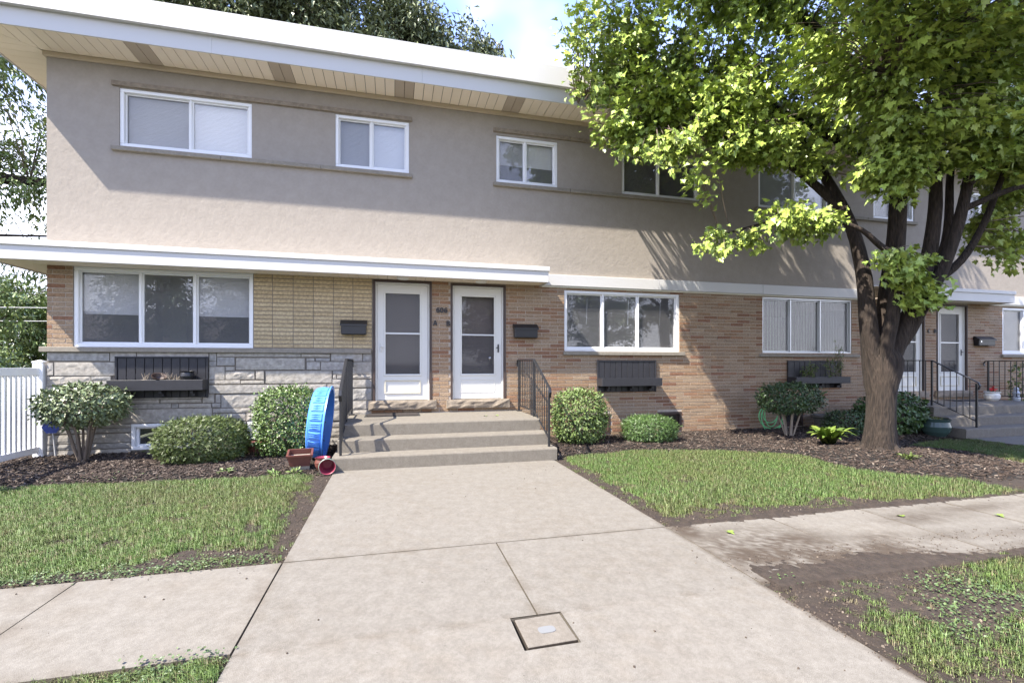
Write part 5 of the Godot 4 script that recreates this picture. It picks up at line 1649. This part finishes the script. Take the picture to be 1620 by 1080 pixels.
	sprout(wd, Vector3(0, 0.0, 0), 0.14, 90, 0.05, tints(Color(0.09, 0.13, 0.035), 6, 0.3, 0.3))
	for p in [[-2.05, 1.74, "pale weed in mulch in front of the flat yew bush"], [-1.20, 1.98, "pale weed directly in front of the dark red square planter"], [-1.42, 2.06, "pale weed at the lawn edge near the square planter"]]:
		var w2 := thing("weed_clump", p[2], "plant", Vector3(p[0], 0.02, p[1]), 0.0, "weeds in the mulch")
		sprout(w2, Vector3(0, 0, 0), 0.09, 26, 0.06, tints(Color(0.12, 0.18, 0.05), 6, 0.3, 0.3))

func build_maple():
	var t := thing("maple_tree", "large many-stemmed maple with dark bark on the front lawn", "tree", Vector3(7.25, 0, 2.72))
	var f := FastNoiseLite.new()
	f.seed = 12; f.frequency = 1.0; f.fractal_octaves = 3
	var R := Vector3(0.9701, 0, 0.2425)                   # across the view from the walk
	var limbs := []
	var trunk := []
	var tr := []
	for k in 26:
		var y := -0.1 + 1.95 * k / 25.0
		trunk.append(Vector3(0.10 * (y - 0.8) * 0.25, y, 0) + R * 0.03 * y)
		tr.append(0.188 + 0.11 * exp(-maxf(y, 0) * 6.0) + 0.06 * smoothstep(0.9, 1.4, y) - 0.20 * smoothstep(1.4, 1.87, y))
	limbs.append([trunk, tr])
	# [start y, [across, height, towards street], radius at start, at end]
	for l in [
		[[Vector3(-0.02, 0.75, 0.0), Vector3(-0.10, 1.45, 0.0), Vector3(-0.22, 2.1, 0.05), Vector3(-0.27, 2.9, 0.0), Vector3(-0.40, 3.8, -0.2), Vector3(-0.9, 5.2, -0.6), Vector3(-1.6, 6.4, -0.9)], 0.20, 0.05],
		[[Vector3(0.0, 1.0, 0.05), Vector3(0.0, 1.6, 0.12), Vector3(0.03, 2.15, 0.22), Vector3(0.04, 2.7, 0.27), Vector3(0.06, 3.3, 0.32), Vector3(-0.15, 4.0, 0.6), Vector3(-0.6, 5.2, 1.0)], 0.145, 0.045],
		[[Vector3(0.02, 0.95, -0.02), Vector3(0.10, 1.7, -0.10), Vector3(0.22, 2.5, -0.16), Vector3(0.33, 3.4, -0.15), Vector3(0.36, 4.6, -0.15), Vector3(0.3, 6.2, -0.3), Vector3(0.0, 8.4, -0.3)], 0.16, 0.045],
		[[Vector3(0.03, 0.85, 0.0), Vector3(0.14, 1.45, 0.04), Vector3(0.38, 2.05, 0.06), Vector3(0.66, 2.8, 0.05), Vector3(0.80, 3.6, 0.05), Vector3(0.84, 4.4, 0.05), Vector3(0.9, 5.8, 0.2), Vector3(0.95, 8.0, 0.4)], 0.19, 0.05],
		[[Vector3(0.25, 1.6, 0.05), Vector3(0.56, 2.25, 0.10), Vector3(0.86, 2.9, 0.16), Vector3(1.06, 3.6, 0.2), Vector3(1.16, 4.3, 0.25), Vector3(1.25, 5.2, 0.3), Vector3(1.6, 7.6, 0.5)], 0.14, 0.045],
		[[Vector3(0.30, 1.75, 0.0), Vector3(0.66, 2.35, -0.1), Vector3(1.02, 2.9, -0.15), Vector3(1.24, 3.5, -0.2), Vector3(1.38, 4.6, -0.3), Vector3(1.8, 6.8, -0.5)], 0.12, 0.04],
		[[Vector3(0.85, 2.6, -0.1), Vector3(1.35, 3.0, -0.1), Vector3(1.72, 3.6, -0.1), Vector3(1.95, 4.4, 0.0), Vector3(2.3, 5.4, 0.2)], 0.07, 0.03],
		[[Vector3(0.06, 2.9, 0.30), Vector3(-0.30, 3.12, 0.38), Vector3(-0.7, 3.40, 0.38), Vector3(-1.4, 3.6, 0.1), Vector3(-2.3, 3.45, -0.3)], 0.055, 0.015],
		[[Vector3(1.1, 4.05, 0.25), Vector3(1.5, 4.4, 0.3), Vector3(2.2, 4.8, 0.4), Vector3(3.0, 5.0, 0.5)], 0.07, 0.03],
		[[Vector3(1.1, 3.7, 0.22), Vector3(1.7, 3.95, 0.4), Vector3(2.4, 4.0, 0.5), Vector3(3.1, 3.9, 0.6)], 0.05, 0.02],
		[[Vector3(0.32, 4.4, -0.1), Vector3(-0.8, 5.4, -0.6), Vector3(-2.2, 6.2, -1.0), Vector3(-3.5, 6.4, -1.2), Vector3(-4.5, 6.0, -1.2)], 0.10, 0.02],
		[[Vector3(-0.40, 3.8, -0.2), Vector3(-1.3, 4.7, -0.4), Vector3(-2.4, 5.2, -0.6), Vector3(-3.2, 5.1, -0.9)], 0.08, 0.02],
		[[Vector3(0.8, 4.8, 0.1), Vector3(0.2, 6.0, 1.0), Vector3(-0.8, 6.8, 1.9), Vector3(-1.8, 7.0, 2.5)], 0.09, 0.02],
		[[Vector3(0.9, 6.0, 0.3), Vector3(1.6, 6.9, 1.2), Vector3(2.2, 7.2, 1.8)], 0.07, 0.02],
		[[Vector3(0.3, 5.6, -0.2), Vector3(-1.2, 7.0, -0.2), Vector3(-2.6, 7.9, 0.0), Vector3(-3.7, 8.2, 0.1)], 0.09, 0.02]]:
		var pts := []
		var P: Array = l[0]
		for i in P.size() - 1:
			for q in 4:
				var p: Vector3 = P[i].cubic_interpolate(P[i + 1], P[maxi(i - 1, 0)], P[mini(i + 2, P.size() - 1)], q / 4.0)
				pts.append(R * p.x + Vector3(0, p.y, 0) + Vector3(-0.2425, 0, 0.9701) * p.z)
		var e: Vector3 = P[-1]
		pts.append(R * e.x + Vector3(0, e.y, 0) + Vector3(-0.2425, 0, 0.9701) * e.z)
		var rad := []
		for i in pts.size():
			var f2 := i / float(pts.size() - 1)
			rad.append(lerpf(l[1] * (0.82 if l[1] > 0.11 else 1.0), l[2], pow(f2, 0.8)) * (1.0 if l[1] < 0.11 else smoothstep(-0.09, 0.10, f2)))
		limbs.append([pts, rad])
	for k in 6:
		var an := TAU * k / 6.0 + 0.35
		var o := Vector3(cos(an), 0, sin(an))
		var rt := MB.new()
		rt.tube([o * 0.10 + Vector3(0, 0.18, 0), o * 0.22 + Vector3(0, 0.08, 0), o * 0.36 + Vector3(0, 0.05, 0), o * 0.62 + Vector3(0, 0.0, 0)], [0.09, 0.075, 0.045, 0.025], 8, false, f)
		put("root", rt, M.bark, t)
	var cols := tints(Color(0.245, 0.345, 0.075), 30, 0.32, 0.38)
	var blobs := [
		[Vector3(0.3, 7.9, 0.2), Vector3(3.7, 2.9, 2.9), 23.0],
		[Vector3(-2.75, 7.2, -0.8), Vector3(1.95, 1.8, 1.1), 9.0],
		[Vector3(-3.2, 5.75, -1.0), Vector3(1.4, 0.6, 0.45), 2.0],
		[Vector3(-3.6, 5.1, -1.1), Vector3(0.45, 0.35, 0.3), 0.35],
		[Vector3(-1.5, 5.2, -0.2), Vector3(1.5, 0.9, 0.9), 4.4],
		[Vector3(-2.4, 4.85, -0.4), Vector3(0.9, 0.4, 0.5), 0.8],
		[Vector3(-0.5, 4.1, 0.55), Vector3(0.6, 0.42, 0.4), 1.2],
		[Vector3(-2.35, 3.25, -0.45), Vector3(0.65, 0.28, 0.3), 0.34],
		[Vector3(-1.45, 3.55, 0.0), Vector3(0.7, 0.28, 0.35), 0.42],
		[Vector3(-3.3, 4.55, -0.4), Vector3(0.6, 0.3, 0.3), 0.4],
		[Vector3(-4.15, 5.0, -0.8), Vector3(0.32, 0.45, 0.3), 0.3],
		[Vector3(-4.0, 6.6, -0.95), Vector3(0.9, 1.2, 0.55), 1.9],
		[Vector3(-2.6, 6.3, 1.9), Vector3(1.2, 0.9, 0.8), 3.6],
		[Vector3(-0.8, 6.2, 2.0), Vector3(2.1, 1.3, 1.2), 8.0],
		[Vector3(-0.2, 4.9, 1.0), Vector3(1.2, 0.6, 0.8), 2.6],
		[Vector3(1.0, 4.7, 0.9), Vector3(0.9, 0.6, 0.6), 1.6],
		[Vector3(3.0, 5.6, 0.6), Vector3(1.9, 1.6, 1.5), 8.5],
		[Vector3(2.45, 3.75, 0.3), Vector3(0.6, 0.9, 0.6), 1.8],
		[Vector3(1.75, 4.75, 0.6), Vector3(0.7, 0.45, 0.6), 1.3],
		[Vector3(0.0, 2.80, 0.50), Vector3(0.55, 0.30, 0.18), 0.5],
		[Vector3(0.30, 2.40, 0.48), Vector3(0.50, 0.24, 0.18), 0.42]]
	grow(t, limbs, blobs, 2750, 30, maple_mesh(), 0.098, cols, 0.23, 0.6, 300, M.bark, 10, f)

func build_background():
	var lm := leaf_mesh(M.leaf, 0.4)
	var grey := tints(Color(0.14, 0.175, 0.09), 16, 0.3, 0.2)
	var fresh := tints(Color(0.14, 0.20, 0.06), 16, 0.3, 0.3)
	var t := thing("willow_tree", "tall grey-green tree rising behind the roof", "tree", Vector3(-4.0, 0, -13))
	grow(t, [[[Vector3(0, 0, 0), Vector3(0, 5, 0), Vector3(0.3, 9, 0), Vector3(0, 14, 0)], [0.5, 0.42, 0.35, 0.15]], [[Vector3(0.2, 8, 0), Vector3(3, 12, 0.5), Vector3(6, 14.5, 1), Vector3(8.6, 15, 1.5)], [0.25, 0.2, 0.12, 0.05]], [[Vector3(0, 9, 0), Vector3(-3, 13, 0.5), Vector3(-6, 15, 0)], [0.25, 0.2, 0.06]], [[Vector3(2, 11, 0.3), Vector3(5, 12.5, 2), Vector3(7.5, 12.8, 2.5)], [0.15, 0.1, 0.04]]],
		[[Vector3(0.5, 15.5, 0.5), Vector3(6.0, 4.0, 3.5)], [Vector3(5.0, 14.6, 1.0), Vector3(4.0, 2.3, 2.5)], [Vector3(7.2, 12.9, 2.0), Vector3(2.0, 1.3, 1.4)], [Vector3(-4, 15, 0), Vector3(4, 3, 3)]], 900, 70, lm, 0.30, grey, 0.55, 1.3, 0, M.bark, 7, null, 9.0)
	var t2 := thing("ash_tree", "tall tree with dark crooked branches and open leafage past the house corner", "tree", Vector3(-15.5, 0, -7.5))
	grow(t2, [[[Vector3(0, 0, 0), Vector3(0, 4, 0), Vector3(0.4, 8, 0), Vector3(0.5, 13, 0)], [0.42, 0.36, 0.28, 0.1]],
		[[Vector3(0.1, 5.5, 0), Vector3(2.5, 6.1, 0), Vector3(5, 6.4, 0.2), Vector3(7.6, 6.3, 0.3)], [0.24, 0.2, 0.15, 0.08]], [[Vector3(0.2, 7, 0), Vector3(3, 9.4, 0), Vector3(6, 10.6, 0.3)], [0.2, 0.14, 0.05]],
		[[Vector3(2.5, 6.1, 0), Vector3(4.6, 4.8, 0.3), Vector3(6.3, 4.9, 0.2), Vector3(7.6, 4.1, 0.3)], [0.06, 0.045, 0.03, 0.015]], [[Vector3(0.1, 3.8, 0), Vector3(2.4, 4.2, 0.3), Vector3(4.2, 3.2, 0.6), Vector3(5.4, 2.6, 0.4)], [0.12, 0.08, 0.04, 0.02]]],
		[[Vector3(4.5, 8.0, 0.3), Vector3(4.2, 2.6, 2.2)], [Vector3(5.6, 5.2, 0.4), Vector3(2.4, 1.6, 1.2)], [Vector3(0.5, 11, 0), Vector3(4.5, 3, 4)], [Vector3(4.6, 3.0, 0.5), Vector3(1.6, 1.2, 0.8)]], 820, 46, lm, 0.18, fresh, 0.42, 0.8, 0, M.bark, 7)
	# trees and shrubs across the side street
	for k in [[-19.0, -22.0, 6.0, 3.0, "bright green bushy tree across the side street"], [-25.0, -27.0, 8.0, 4.0, "tall rounded tree behind the bushy tree across the side street"], [-13.0, -27.0, 7.0, 3.4, "dark green tree mostly hidden behind the house corner"], [-30.5, -21.0, 6.0, 3.0, "light green tree above the fence beside parked vehicles"]]:
		var s := thing("broadleaf_tree", k[4], "tree", Vector3(k[0], 0, k[1]))
		grow(s, [[[Vector3(0, 0, 0), Vector3(0.1, k[2] * 0.4, 0), Vector3(0, k[2] * 0.8, 0)], [0.25, 0.18, 0.06]], [[Vector3(0, k[2] * 0.3, 0), Vector3(k[3] * 0.4, k[2] * 0.5, 0.2), Vector3(k[3] * 0.7, k[2] * 0.6, 0.3)], [0.1, 0.06, 0.03]]],
			[[Vector3(0, k[2] * 0.55, 0), Vector3(k[3], k[2] * 0.45, k[3])]], 260, 55, lm, 0.28, fresh, 0.5, 0.4, 0, M.bark, 6)
	var rust := tints(Color(0.16, 0.075, 0.04), 10, 0.3, 0.2)
	shrub("rust_shrub", "reddish brown leaved shrub beyond the picket fence", Vector3(-12.9, 0, -9.0), 1.35, Vector3(0.45, 0.55, 0.4), 2.0, 700, 0.13, lm, rust)
	shrub("evergreen_shrub", "dark green spreading shrub just beyond the picket fence", Vector3(-10.6, 0, -6.2), 0.62, Vector3(2.2, 0.85, 1.0), 2.2, 4200, 0.14, lm, tints(Color(0.05, 0.09, 0.035), 12, 0.3, 0.2))
	shrub("evergreen_shrub", "large rounded green shrub behind the rust-coloured one", Vector3(-15.5, 0, -11.5), 1.0, Vector3(3.2, 1.5, 1.2), 2.2, 4200, 0.18, lm, fresh)
	# overhead cables across the side street
	for k in [[3.1, "sagging pale overhead cable seen past the house corner, the higher one"], [2.55, "sagging pale overhead cable seen past the house corner, the lower one"]]:
		var c := MB.new()
		var pts := []
		for i in 13:
			var f := i / 12.0
			pts.append(Vector3(lerpf(-40, -3, f), k[0] + 0.5 + 2.2 * pow(f - 0.5, 2), lerpf(-13.0, -16.0, f)))
		c.tube(pts, [0.018], 5)
		tag(put("overhead_cable", c, M.wire, self), k[1], "cable", "overhead cables")
	vehicle("van", "orange yellow van parked across the side street", "van", Vector3(-26.3, 0, -28.4), 4.8, 1.9, 2.15, M.yellow_paint, true)
	vehicle("car", "silver grey car parked beyond the picket fence", "car", Vector3(-20.6, 0, -20.4), 4.4, 1.75, 1.5, M.silver_paint, false)
	# the far side of the street, which the window panes mirror
	for k in [[-15.0, 27.0, 9.0, 3.4, "broad tree across the street behind the viewer, opposite the stone wall"], [-10.6, 30.0, 11.0, 2.2, "tall narrow tree across the street behind the viewer"], [8.0, 28.0, 8.0, 4.0, "broad tree across the street behind the viewer, opposite the brick wall"], [18.0, 30.0, 10.0, 4.2, "broad tree across the street behind the viewer, opposite the maple"]]:
		var s := thing("street_tree", k[4], "tree", Vector3(k[0], 0, k[1]))
		grow(s, [[[Vector3(0, 0, 0), Vector3(0.1, k[2] * 0.4, 0), Vector3(0, k[2] * 0.8, 0)], [0.3, 0.2, 0.06]]],
			[[Vector3(0, k[2] * 0.58, 0), Vector3(k[3], k[2] * 0.42, k[3])]], 200, 40, lm, 0.4, grey, 0.6, 0.4, 0, M.bark, 6)
	var hs := thing("facing_house", "low pale house across the street behind the viewer", "building", Vector3(-22, 0, 34))
	boxpart("wall", Vector3(-9, 0, -4), Vector3(9, 3.2, 4), M.far_wall, hs)
	var rf := MB.new()
	for s in [-1.0, 1.0]:
		rf.quad(Vector3(-9.6, 3.1, s * 4.6), Vector3(9.6, 3.1, s * 4.6), Vector3(9.6, 5.4, 0), Vector3(-9.6, 5.4, 0), Vector3(0, 0.9, s * 0.4).normalized())
		rf.tri(Vector3(s * 9.0, 3.2, -4), Vector3(s * 9.0, 3.2, 4), Vector3(s * 9.0, 5.3, 0), Vector3(s, 0, 0))
	put("roof", rf, M.far_roof, hs)
	for xw in [-6.0, -1.5, 3.0, 6.5]:
		boxpart("window", Vector3(xw - 0.7, 1.0, -4.04), Vector3(xw + 0.7, 2.3, -3.99), M.dark_glass, hs)

func vehicle(called: String, label: String, category: String, at: Vector3, L: float, W: float, H: float, paint: Material, boxy: bool):   # its tail points along +x
	var t := thing(called, label, category, at)
	var h := L / 2
	var side: Array
	if boxy: side = [Vector2(-h, 0.35), Vector2(-h, 0.95), Vector2(-h + 0.7, 1.1), Vector2(-h + 1.3, H - 0.05), Vector2(-h + 1.6, H), Vector2(h - 0.15, H), Vector2(h, H - 0.2), Vector2(h, 0.4)]
	else: side = [Vector2(-h, 0.35), Vector2(-h, 0.75), Vector2(-h + 1.1, 0.9), Vector2(-h + 1.9, H - 0.05), Vector2(-h + 2.3, H), Vector2(h - 1.2, H - 0.02), Vector2(h - 0.45, 0.98), Vector2(h - 0.05, 0.92), Vector2(h, 0.4)]
	var b := MB.new()
	var w := W / 2
	for i in side.size():
		var p: Vector2 = side[i]; var q: Vector2 = side[(i + 1) % side.size()]
		var nn := Vector3(-(q.y - p.y), q.x - p.x, 0).normalized()
		b.quad(Vector3(p.x, p.y, -w), Vector3(q.x, q.y, -w), Vector3(q.x, q.y, w), Vector3(p.x, p.y, w), nn)
	for s in [-w, w]:
		for i in range(1, side.size() - 1):
			b.tri(Vector3(side[0].x, side[0].y, s), Vector3(side[i].x, side[i].y, s), Vector3(side[i + 1].x, side[i + 1].y, s), Vector3(0, 0, signf(s)))
	put("body", b, paint, t)
	var sill := 1.15 if boxy else 0.98
	for s in [-1.0, 1.0]:
		for k in [[-0.30, -0.02], [0.0, 0.26]]:
			boxpart("window", Vector3(L * k[0], sill, s * w - 0.01), Vector3(L * k[1], H - 0.2, s * w + 0.01), M.dark_glass, t)
		for xw in [-L * 0.31, L * 0.31]:
			var wm := MB.new()
			wm.lathe([Vector2(0, -0.1), Vector2(0.3, -0.1), Vector2(0.33, -0.06), Vector2(0.33, 0.06), Vector2(0.3, 0.1), Vector2(0, 0.1)], 24, Transform3D(Basis(Vector3.RIGHT, PI / 2), Vector3(xw, 0.33, s * (w - 0.08))))
			put("wheel", wm, M.rubber, t)
	for s in [-1.0, 1.0]:
		boxpart("tail_light", Vector3(h - 0.02, 0.8, s * (w - 0.15) - 0.1), Vector3(h + 0.02, 1.05 if boxy else 0.9, s * (w - 0.15) + 0.1), M.flower_red, t)
	if boxy:
		boxpart("rear_window", Vector3(h - 0.01, 1.25, -w + 0.25), Vector3(h + 0.012, H - 0.3, w - 0.25), M.dark_glass, t)

# ---------------------------------------------------------------- camera, sky, sun
func _ready():
	rng.seed = 20240607
	nz.seed = 4; nz.frequency = 0.08; nz.fractal_octaves = 3
	nf.seed = 8; nf.frequency = 0.3; nf.fractal_octaves = 2
	var cam := Camera3D.new()
	cam.name = "camera"
	cam.projection = Camera3D.PROJECTION_FRUSTUM
	cam.near = 0.05; cam.far = 900.0
	cam.size = 2.0 * 0.05 * 540.0 / 748.0
	cam.frustum_offset = Vector2(0, 0.05 * 36.0 / 748.0)
	add_child(cam)
	cam.position = Vector3(0, 1.38, 8.4)
	cam.rotation.y = -atan(187.0 / 748.0)
	cam.current = true
	var env := Environment.new()
	env.background_mode = Environment.BG_SKY
	var sm := ProceduralSkyMaterial.new()
	sm.sky_top_color = Color(0.35, 0.465, 0.71)
	sm.sky_horizon_color = Color(0.84, 0.85, 0.88)
	sm.sky_curve = 0.24
	sm.ground_bottom_color = Color(0.28, 0.27, 0.22)
	sm.ground_horizon_color = Color(0.50, 0.52, 0.48)
	sm.sky_energy_multiplier = 1.12
	sm.sky_cover = clouds()
	sm.sky_cover_modulate = Color(1, 1, 1)
	var sky := Sky.new()
	sky.sky_material = sm
	env.sky = sky
	env.tonemap_mode = Environment.TONE_MAPPER_LINEAR
	env.tonemap_exposure = 3.25
	env.sdfgi_enabled = true; env.ssao_enabled = true; env.ssil_enabled = true
	var we := WorldEnvironment.new()
	we.name = "environment"
	we.environment = env
	add_child(we)
	var sun := DirectionalLight3D.new()
	sun.name = "sun"
	sun.light_energy = 1.5
	sun.light_angular_distance = 0.5
	sun.light_color = Color(1.0, 0.97, 0.925)
	sun.shadow_enabled = true
	add_child(sun)
	sun.look_at_from_position(TO_SUN * 100.0, Vector3.ZERO)
	make_materials()
	build_ground()
	build_house()
	build_objects()
	build_shrubs()
	build_maple()
	build_background()
	build_grass()

func clouds() -> ImageTexture:
	var f := FastNoiseLite.new()
	f.seed = 17; f.frequency = 1.5; f.fractal_octaves = 5
	var W := 640; var H := 320
	var im := Image.create(W, H, false, Image.FORMAT_RGBAF)
	for j in H:
		var el := PI / 2 - PI * (j + 0.5) / H
		for i in W:
			var az := TAU * (i + 0.5) / W
			var d := Vector3(cos(el) * sin(az), sin(el) * 1.6, cos(el) * cos(az))
			var a := smoothstep(-0.05, 0.5, f.get_noise_3dv(d * 1.2) + 0.06) * smoothstep(-0.02, 0.12, sin(el))
			im.set_pixel(i, j, Color(0.27, 0.25, 0.21, a))
	return ImageTexture.create_from_image(im)
